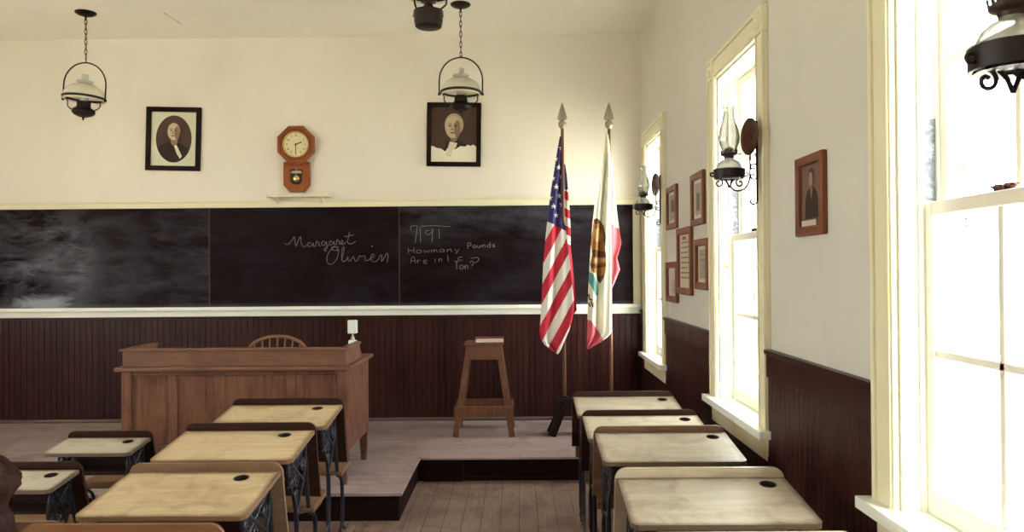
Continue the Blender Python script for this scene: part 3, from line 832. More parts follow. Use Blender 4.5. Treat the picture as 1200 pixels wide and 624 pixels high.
picture(pb, [([(-.205, -.25), (.205, -.25), (.205, .25), (-.205, .25)], SEPIA_BG), ([(-0.09, -0.15), (-0.07, -0.07), (0.0, -0.03), (0.08, -0.06), (0.13, -0.12), (0.1, -0.2), (-0.08, -0.2)], SEPIA_D),
    (cloud, PAPER), ([(-0.07, -0.18), (-0.035, -0.06), (0.03, -0.075), (0.02, -0.11), (-0.01, -0.14), (-0.03, -0.20)], SEPIA_W), (ell(0.0, -0.02, 0.035, 0.045), SEPIA_M)] + face(-0.008, 0.065, 1.12, PALE_HAIR))

# ------------------------------------------------------------------ small framed pictures on the right wall
PRINT_G = mat_plain('grey_print', (0.30, 0.28, 0.22), 0.5, var=0.5, nscale=14); PRINT_D = mat_plain('dark_print', (0.11, 0.075, 0.055), 0.5, var=0.5, nscale=16)
PRINT_L = flat('pale_print_paper', (0.56, 0.50, 0.36)); LINE_INK = flat('faded_ink', (0.22, 0.17, 0.12)); PRINT_P = flat('lilac_print_paper', (0.50, 0.42, 0.40))
def side_picture(y0, y1, z0, z1, label, layers, fw, grp=None):
    w, h = y1 - y0, z1 - z0
    r = empty('framed_picture', (XR, (y0 + y1) / 2, (z0 + z1) / 2), (0, 0, -PI / 2)); tag(r, label, 'picture', grp)
    # local +x -> -y (towards camera), local -y -> -x (into room)
    frame_parts(r, w, h, fw, 0.022, FRAMER)
    pcs = [([(-w / 2 + fw * .6, -h / 2 + fw * .6), (w / 2 - fw * .6, -h / 2 + fw * .6), (w / 2 - fw * .6, h / 2 - fw * .6), (-w / 2 + fw * .6, h / 2 - fw * .6)], layers[0])]
    for (a, b, c, d), mt in layers[1:]:
        iw, ih = w / 2 - fw, h / 2 - fw
        pcs.append(([(a * iw, c * ih), (b * iw, c * ih), (b * iw, d * ih), (a * iw, d * ih)], mt))
    picture(r, pcs, base_d=0.004)
    return r
GP = 'small framed pictures between the two far right windows'
side_picture(5.22, 5.57, 1.765, 2.065, 'small red-wood frame with grey print, upper left of five between far windows', [PRINT_L, ((-.8, .8, -.8, .8), PRINT_G), ((-.3, .35, -.3, .5), PRINT_D)], 0.04, GP)
side_picture(4.46, 4.785, 1.745, 2.062, 'small red-wood frame with grey print, upper right of five between far windows', [PRINT_L, ((-.75, .75, -.8, .8), PRINT_G), ((-.4, .2, -.6, .3), PRINT_D)], 0.04, GP)
side_picture(4.79, 5.215, 1.315, 1.752, 'largest red-wood frame holding a lined document, centre of the group between the far windows',
             [PRINT_L] + [((-.7, .7 - .25 * (k % 3 == 2), .68 - .19 * k, .73 - .19 * k), LINE_INK) for k in range(8)] + [((-.3, .3, .80, .92), LINE_INK)], 0.045, GP)
side_picture(4.37, 4.69, 1.36, 1.66, 'small red-wood frame with pale paper, lower right of the group between the far windows', [PRINT_L, ((-.7, .7, -.8, .8), PRINT_G), ((-.5, .5, .5, .55), LINE_INK), ((-.5, .5, .2, .25), LINE_INK)], 0.042, GP)
side_picture(5.222, 5.60, 1.25, 1.532, 'small red-wood frame with lilac-grey paper, lowest left of the group between the far windows', [PRINT_L, ((-.75, .75, -.8, .8), PRINT_P), ((-.1, .6, -.7, .1), PRINT_G)], 0.042, GP)
fp = side_picture(2.72, 2.985, 1.602, 1.902, 'red-wood framed dark portrait print hanging alone between the middle and nearest window', [PRINT_D], 0.034)
picture(fp, [([(-.10, -.085), (.10, -.085), (.10, .115), (-.10, .115)], mat_plain('brown_print', (0.16, 0.10, 0.07), 0.5, var=0.5, nscale=30)),
             ([(-.062, -.085), (-.060, -.02), (-.045, 0.012), (-.014, 0.030), (.016, 0.030), (.048, 0.010), (.060, -.025), (.062, -.085)], SEPIA_D), ([(-.012, .028), (.0, -.02), (.014, .028)], SEPIA_M), (ell(0.0, 0.066, 0.026, 0.034), SEPIA_H), (ell(0.0, 0.058, 0.020, 0.028), mat_plain('print_face', (0.30, 0.20, 0.13), 0.6)), ([(-.09, -.113), (.05, -.113), (.05, -.092), (-.09, -.092)], PRINT_L)], 'print', 0.0052)

# ------------------------------------------------------------------ hanging oil lamps
def torus_pts(a, b, n=14): return [(a * math.cos(2 * PI * k / n), 0, b * math.sin(2 * PI * k / n)) for k in range(n)]
def hanging_lamp(label, loc, drop, tilt, drum=False, bh=0.28):
    """loc = ceiling point; drop = ceiling to the ring"""
    r = empty('hanging_oil_lamp', loc); tag(r, label, 'lamp', 'oil lamps hanging from the ceiling')
    M().lathe([(0, 0), (0.078, 0), (0.078, -0.008), (0.062, -0.020), (0.030, -0.030), (0.010, -0.034), (0.006, -0.05), (0, -0.05)], None, 32).build('ceiling_canopy', BLACKM, r, smooth=40)
    rb = 0.168
    ctop = -drop + bh      # bail top
    ch = M(); z = -0.062; k = 0
    while z > ctop + 0.02:
        T = TR((0, 0, z - 0.012), rz=(PI / 2 if k % 2 else 0.25))
        ch.tube(torus_pts(0.0085, 0.026), 0.0032, 6, True, T); z -= 0.040; k += 1
    ch.tube([(0, 0, z + 0.022), (0, 0, ctop)], 0.004, 6)
    ch.tube([(0, 0, -0.04), (0, 0, -0.066)], 0.004, 6)
    ch.build('chain', mat_plain('rusty_chain_iron', (0.12, 0.055, 0.035), 0.5, 0.5) if 'rusty_chain_iron' not in MATS else MATS['rusty_chain_iron'], r, smooth=60)
    # everything below swings together
    T = Matrix.Translation((0, 0, -drop)) @ Matrix.Rotation(tilt, 4, 'Y')
    T = Matrix.Translation((0, 0, ctop)) @ Matrix.Rotation(tilt, 4, 'Y') @ Matrix.Translation((0, 0, -drop - ctop))
    b = M(); pts = [(-rb, 0, -0.015), (-rb, 0, 0.06)] + [(-rb * math.cos(math.radians(a)), 0, bh - 0.178 + 0.178 * math.sin(math.radians(a))) for a in range(0, 181, 10)] + [(rb, 0, 0.06), (rb, 0, -0.015)]
    if drum: pts = [(-rb * 0.40, 0, -0.106), (-rb * 0.46, 0, -0.08), (-rb * 0.52, 0, -0.03), (-rb * .8, 0, 0.0)] + pts[2:-2] + [(rb * .8, 0, 0.01), (rb * 0.65, 0, -0.03), (rb * 0.62, 0, -0.075), (rb * 0.40, 0, -0.106)]
    b.tube(pts, 0.0058, 8, T=T)
    for s in (-1, 1): b.lathe([(0, -0.012), (0.010, -0.008), (0.012, 0), (0.008, 0.008), (0, 0.012)], T @ Matrix.Translation((s * rb * (0.40 if drum else 1), 0, -0.106 if drum else -0.015)), 12)
    b.build('bail', BLACKM, r, smooth=50)
    g = M(); g.lathe([(0.142, -0.010), (0.158, -0.008), (0.160, 0.004), (0.150, 0.010), (0.142, 0.006), (0.142, -0.010)], T, 40)
    g.tube([(-rb, 0, -0.005), (-0.155, 0, -0.003)], 0.005, 6, T=T); g.tube([(rb, 0, -0.005), (0.155, 0, -0.003)], 0.005, 6, T=T)
    g.build('shade_ring', BLACKM, r, smooth=40)
    sh_ = M(); sh_.lathe([(0.146, -0.022), (0.149, 0.004), (0.147, 0.030), (0.135, 0.058), (0.112, 0.082), (0.080, 0.100), (0.046, 0.112), (0.044, 0.112), (0.078, 0.097), (0.110, 0.078), (0.131, 0.056), (0.143, 0.028), (0.145, 0.004), (0.142, -0.022)], T, 96, 0.006, 32)
    sh_.build('glass_shade', MILK, r, smooth=60)
    c_ = M(); c_.lathe([(0.026, -0.04), (0.036, 0.02), (0.034, 0.07), (0.027, 0.115), (0.026, 0.185), (0.025, 0.185), (0.025, 0.115), (0.032, 0.07), (0.034, 0.02)], T, 28)
    c_.lathe([(0.044, 0.112), (0.056, 0.122), (0.058, 0.136), (0.048, 0.128), (0.040, 0.114)], T, 28, 0.05, 10)
    c_.build('glass_chimney', FROST, r, smooth=60)
    if not drum:
        bn = M(); bn.lathe([(0.045, -0.038), (0.052, -0.036), (0.052, -0.030), (0.047, -0.032), (0.047, -0.068), (0.053, -0.070), (0.053, -0.078), (0.040, -0.080)], T, 32)
        for q in range(12):
            a = q * PI / 6; bn.tube([Vector((0.047 * math.cos(a + u * PI / 15), 0.047 * math.sin(a + u * PI / 15), -0.050 + 0.012 * v)) for u, v in ((-1, 0), (0, 1), (1, 0), (0, -1))], 0.0028, 5, True, T)
        bn.build('burner_gallery', BLACKM, r, smooth=40)
        ft = M(); ft.lathe([(0, -0.074), (0.045, -0.076), (0.070, -0.086), (0.084, -0.104), (0.082, -0.120), (0.064, -0.138), (0.035, -0.150), (0.012, -0.154), (0.006, -0.160), (0.008, -0.166), (0.004, -0.176), (0, -0.180)], T, 36, 0.012, 18)
        ft.build('oil_font', BLACKM, r, smooth=50)
        for s in (-1, 1): M().tube(smoothline([(s * 0.145, 0, -0.004), (s * 0.130, 0, -0.035), (s * 0.130, 0, -0.062), (s * 0.112, 0, -0.084), (s * 0.078, 0, -0.100)], 4), 0.0045, 6, T=T).build('side_arm', BLACKM, r, smooth=50)
    else:
        ft = M(); ft.lathe([(0, -0.105), (0.070, -0.107), (0.086, -0.113), (0.088, -0.125), (0.086, -0.150), (0.084, -0.152), (0.083, -0.178), (0.077, -0.205), (0.070, -0.210), (0, -0.208)], T, 40)
        for s in (-1, 1): ft.lathe([(0, .004), (0.008, 0.002), (0.008, -.004), (0, -.006)], T @ TR((s * 0.086, 0, -0.14), ry=PI / 2), 10)
        ft.build('oil_font', BLACKM, r, smooth=40)
        bn = M(); bn.lathe([(0.034, -0.106), (0.030, -0.085), (0.024, -0.072), (0.024, -0.066), (0.046, -0.060), (0.048, -0.052), (0.040, -0.050), (0.036, -0.030), (0.0, -0.028)], T, 28)
        bn.build('burner', COPPER, r, smooth=40)
    return r
x, z = P(97.5, 8, 6.05); 
hanging_lamp('hanging oil lamp with milk-glass dome shade, at far left of the ceiling', (x, 6.05, ZC), 0.68, math.radians(3.2))
x, z = P(538, 3, 5.95)
hanging_lamp('hanging oil lamp with ribbed milk-glass shade, in front of the bust portrait', (x + .01, 5.95, ZC), 0.685, math.radians(0.6), False, 0.27)
x, z = P(502.5, 13, 4.5)
hanging_lamp('nearest hanging lamp, cut off by top of photo, only its dark drum font showing', (x, 4.5, ZC), 0.432, math.radians(0.5), True, 0.30)

# ------------------------------------------------------------------ wall oil lamps on iron brackets
def spiral(cx, cz, r0, a0, turns, d=1, n=22):
    return [(cx + r0 * (1 - 0.72 * k / n) * math.cos(math.radians(a0 + d * 360 * turns * k / n)), 0, cz + r0 * (1 - 0.72 * k / n) * math.sin(math.radians(a0 + d * 360 * turns * k / n))) for k in range(n + 1)]
def wall_lamp(label, y, zring, out, turn=0.0, bx=XR - 0.0305):
    """origin on the casing; local -x points into the room; out = distance casing -> lamp axis"""
    r = empty('wall_oil_lamp', (bx, y, zring), (0, 0, turn)); tag(r, label, 'lamp', 'oil lamps bracketed along the right-hand wall')
    br = M(); lx = -out
    br.tube(smoothline([(-0.006, 0, 0.235), (-0.006, 0, 0.1), (-0.006, 0, -0.05), (-0.006, 0, -0.12)], 3), 0.0055, 8)
    br.tube(spiral(-0.024, -0.12, 0.018, 0, 0.9, -1), 0.0042, 6); br.tube(spiral(-0.022, 0.03, 0.017, 0, 1.0, 1), 0.0042, 6); br.tube(spiral(-0.022, -0.01, 0.017, 0, 1.0, -1), 0.0042, 6)
    br.tube(smoothline([(-0.036, 0, 0.11), (-0.036, 0, 0.02), (-0.040, 0, -0.03), (-0.062, 0, -0.066), (-0.098, 0, -0.074), (-0.122, 0, -0.056), (lx + 0.010, 0, -0.030), (lx + 0.022, 0, -0.018)], 4), 0.0042, 6)
    for s in (-1, 1):
        br.tube(spiral(lx + s * 0.047, -0.040, 0.020, 90, 1.1, s), 0.0040, 6)
        br.tube(smoothline([(lx, 0, -0.06), (lx + s * 0.012, 0, -0.034), (lx + s * 0.030, 0, -0.020), (lx + s * 0.047, 0, -0.020)], 4), 0.0040, 6)
        br.tube(spiral(lx + s * 0.076, 0.0, 0.012, 180 if s > 0 else 0, 1.0, s), 0.0034, 6)
    br.build('bracket', BLACKM, r, smooth=60)
    T = Matrix.Translation((lx, 0, 0))
    M().lathe([(0.060, -0.020), (0.067, -0.020), (0.069, 0.020), (0.066, 0.022), (0.060, 0.016), (0.058, -0.012), (0.020, -0.020), (0.020, -0.024), (0.060, -0.024)], T, 40).build('font_holder', BLACKM, r, smooth=40)
    M().lathe([(0, -0.018), (0.045, -0.018), (0.055, -0.008), (0.0575, 0.016), (0.056, 0.030), (0.048, 0.047), (0.034, 0.060), (0.022, 0.064), (0.020, 0.072), (0, 0.072)], T, 64, 0.010, 20).build('glass_font', RGLASS, r, smooth=60)
    bn = M(); bn.lathe([(0, 0.070), (0.021, 0.070), (0.023, 0.078), (0.033, 0.082), (0.036, 0.086), (0.036, 0.092), (0.024, 0.096), (0.021, 0.108), (0.014, 0.116), (0.005, 0.120), (0, 0.120)], T, 28)
    for q in range(8):
        a = q * PI / 4; bn.tube([(lx + 0.034 * math.cos(a), 0.034 * math.sin(a), 0.088), (lx + 0.037 * math.cos(a), 0.037 * math.sin(a), 0.108)], 0.0022, 5)
    bn.tube([(lx + 0.025, 0, 0.088), (lx + 0.05, -0.02, 0.086)], 0.002, 5)
    bn.build('burner', COPPER, r, smooth=40)
    M().lathe([(0.028, 0.092), (0.033, 0.110), (0.044, 0.140), (0.046, 0.160), (0.041, 0.195), (0.030, 0.235), (0.0245, 0.265), (0.025, 0.290), (0.031, 0.302), (0.030, 0.303), (0.0235, 0.291), (0.023, 0.264), (0.0285, 0.234), (0.0395, 0.194), (0.0445, 0.160), (0.0425, 0.140), (0.0315, 0.110), (0.027, 0.093)], T, 36).build('glass_chimney', LGLASS, r, smooth=60)
    rf = M(); T2 = TR((-0.034, 0, 0.165), ry=-PI / 2, rz=0.16)
    rf.lathe([(0, -0.006), (0.05, -0.003), (0.078, 0.005), (0.083, 0.007), (0.083, 0.003), (0.06, -0.005), (0, -0.010)], T2, 40)
    rf.tube([(-0.034, 0, 0.165), (-0.006, 0, 0.165)], 0.005, 6)
    rf.build('reflector', RUST, r, smooth=40)
    return r
wall_lamp('small wall oil lamp at the far corner window, beside the chalkboard end', 5.70, 1.945, 0.128)
wall_lamp('wall oil lamp with tall clear chimney and round reflector, on the middle window casing', 3.40, 1.900, 0.128)
wall_lamp('nearest wall oil lamp, cut off by the upper right corner of the photo', 1.34, 1.838, 0.243, math.radians(5), XR - 0.0065)

# ------------------------------------------------------------------ pupils' desks
def side_iron(s, W2, H, D, seat):
    """one cast side frame in the y-z plane at x = s*(W2-0.05)"""
    X = s * (W2 - 0.045)
    m = M()
    q = lambda pts: [(X, a, b) for a, b in pts]
    zt_ = H - 0.035; zf = H - 0.035 - 0.11 * D / 0.4 - 0.0
    sl = 0.13                                  # desk slope
    top = lambda y: H - 0.034 + sl * y
    # top bearer under the desktop
    m.tube(q([(-0.015, top(-0.015)), (-D + 0.07, top(-D + 0.07))]), 0.008, 6, flat_=1.4)
    node_ = (-D * 0.40, H - 0.33)
    m.tube(smoothline(q([(-D + 0.09, top(-D + 0.09)), (-D * 0.72, H - 0.16), (-D * 0.5, H - 0.25), node_]), 4), 0.008, 6)
    m.tube(smoothline(q([(0.0, H - 0.05), (-0.01, H - 0.16), (-D * 0.22, H - 0.26), node_]), 4), 0.008, 6)
    # lattice of rings and bars
    for (a, b, rr) in ((-D * 0.25, H - 0.10, 0.030), (-D * 0.45, H - 0.115, 0.034), (-D * 0.63, H - 0.125, 0.024), (-D * 0.38, H - 0.185, 0.030), (-D * 0.55, H - 0.185, 0.018), (-D * 0.40, H - 0.25, 0.024), (-D * 0.12, H - 0.14, 0.026)):
        m.tube(q([(a + rr * math.cos(t * PI / 6), b + rr * math.sin(t * PI / 6)) for t in range(12)]), 0.0045, 5, True)
        m.tube(q([(a - rr * .7, b - rr * .7), (a + rr * .7, b + rr * .7)]), 0.004, 5); m.tube(q([(a + rr * .7, b - rr * .7), (a - rr * .7, b + rr * .7)]), 0.004, 5)
    m.tube(q([(-D + 0.10, top(-D + 0.1)), (-0.03, H - 0.22)]), 0.009, 6); m.tube(q([(-D * 0.75, H - 0.19), (-0.01, H - 0.06)]), 0.006, 6)
    # post and spreading feet
    m.tube(smoothline(q([node_, (-D * 0.38, H - 0.42), (-D * 0.40, 0.20), (-D * 0.42, 0.10)]), 4), 0.0085, 8, flat_=1.3)
    m.tube(smoothline(q([(-D * 0.42, 0.12), (-D * 0.55, 0.05), (-D * 0.80, 0.034)]), 4), 0.009, 6); m.tube(smoothline(q([(-D * 0.42, 0.12), (-D * 0.25, 0.05), (-0.02, 0.034)]), 4), 0.009, 6)
    m.tube(q([(-D * 0.42 + 0.03 * math.cos(t * PI / 5), 0.15 + 0.03 * math.sin(t * PI / 5)) for t in range(10)]), 0.0045, 5, True)
    # seat leg
    sh_ = min(0.40, H * 0.54)
    k = {'down': 1.0, 'mid': 0.62, 'up': 0.45}[seat]
    q = lambda pts: [(X, a * k if a > 0 else a, b) for a, b in pts]
    m.tube(smoothline(q([(0.0, H - 0.10), (0.05, sh_ + 0.02), (0.10, sh_ - 0.03), (0.16, sh_ - 0.08), (0.17, 0.15), (0.16, 0.09)]), 4), 0.008, 8, flat_=1.3)
    m.tube(smoothline(q([(0.06, sh_ - 0.02), (0.15, sh_ - 0.035), (0.27, sh_ - 0.03)]), 4), 0.008, 6)
    m.tube(smoothline(q([(0.16, 0.10), (0.21, 0.05), (0.27, 0.034)]), 4), 0.008, 6); m.tube(smoothline(q([(0.16, 0.10), (0.11, 0.05), (0.05, 0.034)]), 4), 0.008, 6)
    m.tube(q([(node_[0], node_[1]), (0.06, sh_ - 0.01)]), 0.007, 6)
    return m
def school_desk(label, x, y, rz, Wd, H, D, top, back, strip=0.034, hole=0.80, seat='down'):
    r = empty('school_desk', (x, y, 0), (0, 0, rz)); tag(r, label, 'desk', 'old pupil desks in three rows')
    w = Wd / 2; sl = 0.13; th = 0.017
    # desktop: finely gridded slab with rounded front corners
    S = Matrix.Translation((0, -0.004, H)) @ Matrix.Rotation(math.atan(sl), 4, 'X')
    m = M()
    outer = rrect(-w, w, -D, 0, 0.028, 'ab', 6)
    # resample the outline
    def res(pl_, step):
        out = []
        for i in range(len(pl_)):
            a = Vector((*pl_[i], 0)); b = Vector((*pl_[(i + 1) % len(pl_)], 0)); n = max(1, int((b - a).length / step))
            for k in range(n): out.append(tuple((a.lerp(b, k / n))[:2]))
        return out
    outer = res(outer, 0.04)
    hx, hy, hr = -w + Wd * hole, -0.062, 0.0275
    hole_pts = ell(hx, hy, hr, hr, 24)
    shrink = lambda d: [(px * (1 - d / w), -D / 2 + (py + D / 2) * (1 - d / (D / 2))) for px, py in outer]
    inner = shrink(0.03)
    n = len(outer)
    # rim ring (edge=1 outside, 0 inside), then the field with the inkwell hole
    vs = [(a, b, 0) for a, b in outer] + [(a, b, 0) for a, b in inner] + [(a, b, -th) for a, b in outer]
    fs = []
    for i in range(n):
        j = (i + 1) % n
        fs.append((i, j, j + n, i + n)); fs.append((i, i + 2 * n, j + 2 * n, j))
    m.add(vs, fs, S); at = [1.0] * n + [0.35] * n + [1.0] * n
    tri = tessellate_polygon([[Vector((a, b, 0)) for a, b in inner], [Vector((a, b, 0)) for a, b in hole_pts]])
    hv = [(a, b, 0) for a, b in inner] + [(a, b, 0) for a, b in hole_pts]
    m.add(hv, [list(t) for t in tri], S); at += [0.35] * len(inner) + [0.35] * 24
    m.add([(a, b, 0) for a, b in hole_pts] + [(a, b, -th) for a, b in hole_pts], [(i, (i + 1) % 24, (i + 1) % 24 + 24, i + 24) for i in range(24)], S); at += [1.0] * 48
    tri = tessellate_polygon([[Vector((a, b, 0)) for a, b in outer], [Vector((a, b, 0)) for a, b in hole_pts]])
    m.add([(a, b, -th) for a, b in outer] + [(a, b, -th) for a, b in hole_pts], [list(t) for t in tri], S); at += [1.0] * (n + 24)
    m.attr = at
    dt = m.build('desktop', top, r)
    iw = M(); iw.lathe([(0, -0.020), (0.0262, -0.020), (0.0270, -0.002), (0.0290, 0.0010), (0.0260, 0.0015), (0.0245, -0.004), (0.0235, -0.016), (0, -0.016)], S @ Matrix.Translation((hx, hy, 0)), 24)
    iw.build('inkwell', BLACKM, dt, smooth=40)
    # back board: rises above the desktop as the strip, runs down behind it as the backrest of the seat in front
    zb0 = min(0.40, H * 0.54) + 0.05; ht = H + strip - zb0
    prof = rrect(-w - 0.004, w + 0.004, 0, ht, 0.040, 'cd', 6)
    # curved board: bottom is 7 cm further towards the chalkboard
    bmx = M(); nz = 10; nx = 10
    grid = {}
    def half(z):
        if z <= ht - 0.040: return w + 0.004
        d = z - (ht - 0.040); return w + 0.004 - 0.040 + math.sqrt(max(0, 0.040 ** 2 - d * d))
    zs_ = [ht * k / nz * 0.86 for k in range(nz)] + [ht - 0.040 + 0.040 * math.sin(math.radians(a)) for a in (0, 20, 40, 55, 68, 79, 90)]
    rows = []
    for z in zs_:
        hwz = max(half(z), 0.001); t = 1 - z / ht
        yo = 0.075 * t ** 1.3
        rows.append([(-hwz + 2 * hwz * k / nx, yo + 0.012 * (1 - (2 * k / nx - 1) ** 2) * t * 1.2, zb0 + z) for k in range(nx + 1)])
    vs = []; fs = []; tb = 0.017; R_ = len(rows); C_ = nx + 1
    for dy in (0, tb):
        for rw in rows: vs += [(a, b + dy, c) for a, b, c in rw]
    N_ = R_ * C_
    for i in range(R_ - 1):
        for k in range(nx):
            a = i * C_ + k; fs.append((a, a + 1, a + 1 + C_, a + C_)); fs.append((N_ + a, N_ + a + C_, N_ + a + 1 + C_, N_ + a + 1))
    for i in range(R_ - 1):
        for a in (i * C_, i * C_ + nx): fs.append((a, a + C_, N_ + a + C_, N_ + a))
    for k in range(nx): fs.append((k, k + 1, N_ + k + 1, N_ + k)); a = (R_ - 1) * C_ + k; fs.append((a, a + 1, N_ + a + 1, N_ + a))
    bmx.add(vs, fs); bmx.build('backrest', back, r, smooth=40)
    # book shelf under the desktop
    bs = M(); bs.box(-w + 0.055, w - 0.055, -D + 0.08, -0.01, H - 0.155, H - 0.143); bs.box(-w + 0.055, w - 0.055, -0.022, -0.008, H - 0.15, H - 0.03)
    bs.build('book_shelf', BOARD_DARK, r)
    # seat
    sh_ = min(0.40, H * 0.54)
    if seat != 'up':
        st = M(); st.prism(rrect(-w + 0.02, w - 0.02, 0, 0.30 if seat == 'down' else 0.255, 0.09, 'cd', 8), 0.020, TR((0, 0.050, sh_ - 0.015), rx=0.04))
    else:
        st = M(); st.prism(rrect(-w + 0.02, w - 0.02, 0, 0.29, 0.09, 'cd', 8), 0.020, TR((0, 0.128, sh_ - 0.02), rx=math.radians(97)))
    st.build('seat', SEATW, r, bevel=0.005)
    for s in (-1, 1):
        side_iron(s, w, H, D, seat).build('iron_frame', IRON, r, smooth=60)
        M().box(s * (w - 0.045) - 0.030, s * (w - 0.045) + 0.030, -D * 0.80, {'down': 0.34, 'mid': 0.21, 'up': 0.16}[seat], 0, 0.026).build('floor_runner', RUNNER, r, bevel=0.004)
    return r
DK = [
    # label, x centre, y of back, width, height, depth, top, back, seat, strip, inkwell
    ('pale worn pupil desk farthest back in the right-hand row, in front of the flags', .603, 4.42, .575, .752, .35, TOP_PALE, BOARD_DARK, 'up', .028, .87),
    ('second farthest pupil desk of the right-hand row, pale top and dark back strip', .610, 3.87, .575, .746, .34, TOP_PALE, BOARD_DARK, 'up', .028, .87),
    ('glossy whitish-topped pupil desk of the right-hand row, beside the middle window sill', .630, 3.44, .580, .752, .35, TOP_PALE, BOARD_TAN, 'up', .028, .88),
    ('large near pupil desk with pale top and tan back strip, in the right-hand row', .630, 2.68, .580, .756, .36, TOP_PALE, BOARD_PALE, 'up', .032, .87),
    ('nearest pupil desk of the right-hand row, cut off by the bottom of the photo', .640, 2.12, .578, .722, .36, TOP_GREY, BOARD_PALE, 'up', .030, .87),  # pale back board: window glare put into its colour
    ('farthest blond-topped pupil desk of the middle row, close before the teacher desk', -1.225, 4.08, .585, .775, .355, TOP_TAN, BOARD_DARK, 'down', .034, .80),
    ('blond-topped pupil desk with dark back strip, second farthest in the middle row', -1.205, 3.45, .580, .770, .36, TOP_TAN, BOARD_DARK, 'down', .034, .80),
    ('large blond-topped pupil desk with tan back strip in the middle row', -1.205, 2.95, .582, .716, .385, TOP_TAN, BOARD_TAN, 'mid', .032, .78),
    ('nearest desk of the middle row, only its orange-brown back strip showing', -1.148, 2.21, .580, .722, .40, TOP_TAN, BOARD_ORANGE, 'up', .034, .80),
    ('small low pupil desk with greyish top, farthest in the left row', -2.205, 4.13, .450, .597, .235, TOP_GREY, BOARD_DARK, 'down', .034, .80),
    ('small low pupil desk with greyish top at the left edge, behind the coat', -2.195, 3.44, .450, .602, .225, TOP_GREY, BOARD_DARK, 'down', .034, .80),
    ('small low pupil desk at lower left corner, under the brown crumpled coat', -1.775, 2.60, .450, .605, .30, TOP_GREY, BOARD_TAN, 'up', .034, .80),
]
for (lb, x, y, w_, h_, d_, tp, bk, st_, sp_, ho_) in DK:
    school_desk(lb, x, y, 0, w_, h_, d_, tp, bk, seat=st_, strip=sp_, hole=ho_)

# crumpled coat on the lower-left desk
LEATH = NT('brown_crumpled_leather')
_v = LEATH.coords((1, 1, 1)); _n = LEATH.noise(_v, 9, 5, 0.6, 1.2)
LEATH.base(LEATH.ramp(_n, [(0.3, (0.018, 0.007, 0.005)), (0.55, (0.034, 0.0125, 0.008)), (0.8, (0.055, 0.023, 0.015))]), 0.6, spec=0.15)
LEATH.bump(_n, 0.35, 0.02)
m = M(); prof = [(0.0, 0.0), (0.155, 0.0), (0.165, 0.03), (0.160, 0.08), (0.145, 0.12), (0.150, 0.15), (0.172, 0.18), (0.172, 0.22), (0.150, 0.255), (0.11, 0.278), (0.06, 0.292), (0.0, 0.295)]
pp = smoothline([(a, 0, b) for a, b in prof], 5); seg = 90; vs = []; fs = []
for k in range(seg):
    a = 2 * PI * k / seg
    for q in pp:
        rr, z = q.x, q.z
        wv = Vector((math.cos(a) * 1.6 + z * 5, math.sin(a) * 1.6, z * 9 - math.cos(a) * 1.5))
        fold = 0.5 - abs(noise.noise(Vector((math.cos(a + z * 4) * 4.5, math.sin(a + z * 4) * 4.5, z * 7))))
        d = 0.020 * (fold - 0.3) + 0.024 * noise.noise(wv) + 0.016 * (0.5 - abs(noise.noise(wv * 1.9 + Vector((5, 2, 1)))))
        rr2 = max(0, rr + d * min(1, rr / 0.08))
        vs.append((rr2 * math.cos(a), rr2 * math.sin(a) * 0.74, max(0.0, 1.13 * z + d * 0.5 * (z > 0.02))))
n = len(pp)
for k in range(seg):
    k2 = (k + 1) % seg
    for i in range(n - 1): fs.append((k * n + i, k2 * n + i, k2 * n + i + 1, k * n + i + 1))
m.add(vs, fs)
co = m.build('crumpled_coat', LEATH.m, None, smooth=60, loc=(-1.752, 2.405, 0.603)); co.rotation_euler = (math.atan(0.13), 0, 0)
tag(co, 'brown crumpled leather coat heaped on the small desk at the lower left corner', 'coat')

# ------------------------------------------------------------------ teacher's desk
TX0, TX1, TY0, TY1, TH = -2.47, -1.020, 4.68, 5.42, 0.735
td = empty('teacher_desk', ((TX0 + TX1) / 2, (TY0 + TY1) / 2, PLAT)); tag(td, 'large brown wooden teacher desk with raised gallery edge, standing on the platform', 'desk')
hw, hd = (TX1 - TX0) / 2, (TY1 - TY0) / 2
M().box(-hw, hw, -hd, hd, TH - 0.026, TH).build('desk_top', OAKX, td, bevel=0.006, seg=3)
g = M(); gi = 0.035; gh = 0.100
g.box(-hw + gi, hw - gi, -hd + gi, -hd + gi + 0.022, TH, TH + gh); g.box(-hw + gi - 0.014, hw - gi + 0.014, -hd + gi - 0.012, -hd + gi + 0.034, TH + gh - 0.004, TH + gh + 0.012)
g.build('front_gallery', OAKX, td, bevel=0.003)
for s in (-1, 1):
    X0 = s * (hw - gi - 0.011)
    Tg = Matrix.Translation((X0 - 0.011, 0, 0)) @ Matrix(((0, 0, 1, 0), (1, 0, 0, 0), (0, 1, 0, 0), (0, 0, 0, 1)))
    ys_, ye = -hd + gi + 0.022, -hd + 0.46
    sg = M(); sg.prism([(ys_, TH), (ye + 0.04, TH), (ye + 0.03, TH + 0.035), (ye, TH + 0.055), (ye - 0.01, TH + gh), (ys_, TH + gh)], 0.022, Tg)
    sg.box(X0 - 0.020, X0 + 0.020, ys_ - 0.03, ye - 0.01, TH + gh - 0.004, TH + gh + 0.012)
    sg.build('side_gallery', OAKX, td, bevel=0.003)
LP_ = 0.058; LX = hw - 0.030 - LP_ / 2; LY = hd - 0.030 - LP_ / 2
fr = M()
fr.box(-hw + 0.045, hw - 0.045, -hd + 0.050, -hd + 0.066, 0.20, TH - 0.026)                       # panel field
fr.build('front_panel', OAK, td)
fr = M()
fr.box(-hw + 0.05, hw - 0.05, -hd + 0.034, -hd + 0.052, TH - 0.056, TH - 0.026)
fr.box(-hw + 0.05, hw - 0.05, -hd + 0.034, -hd + 0.052, 0.19, 0.25)
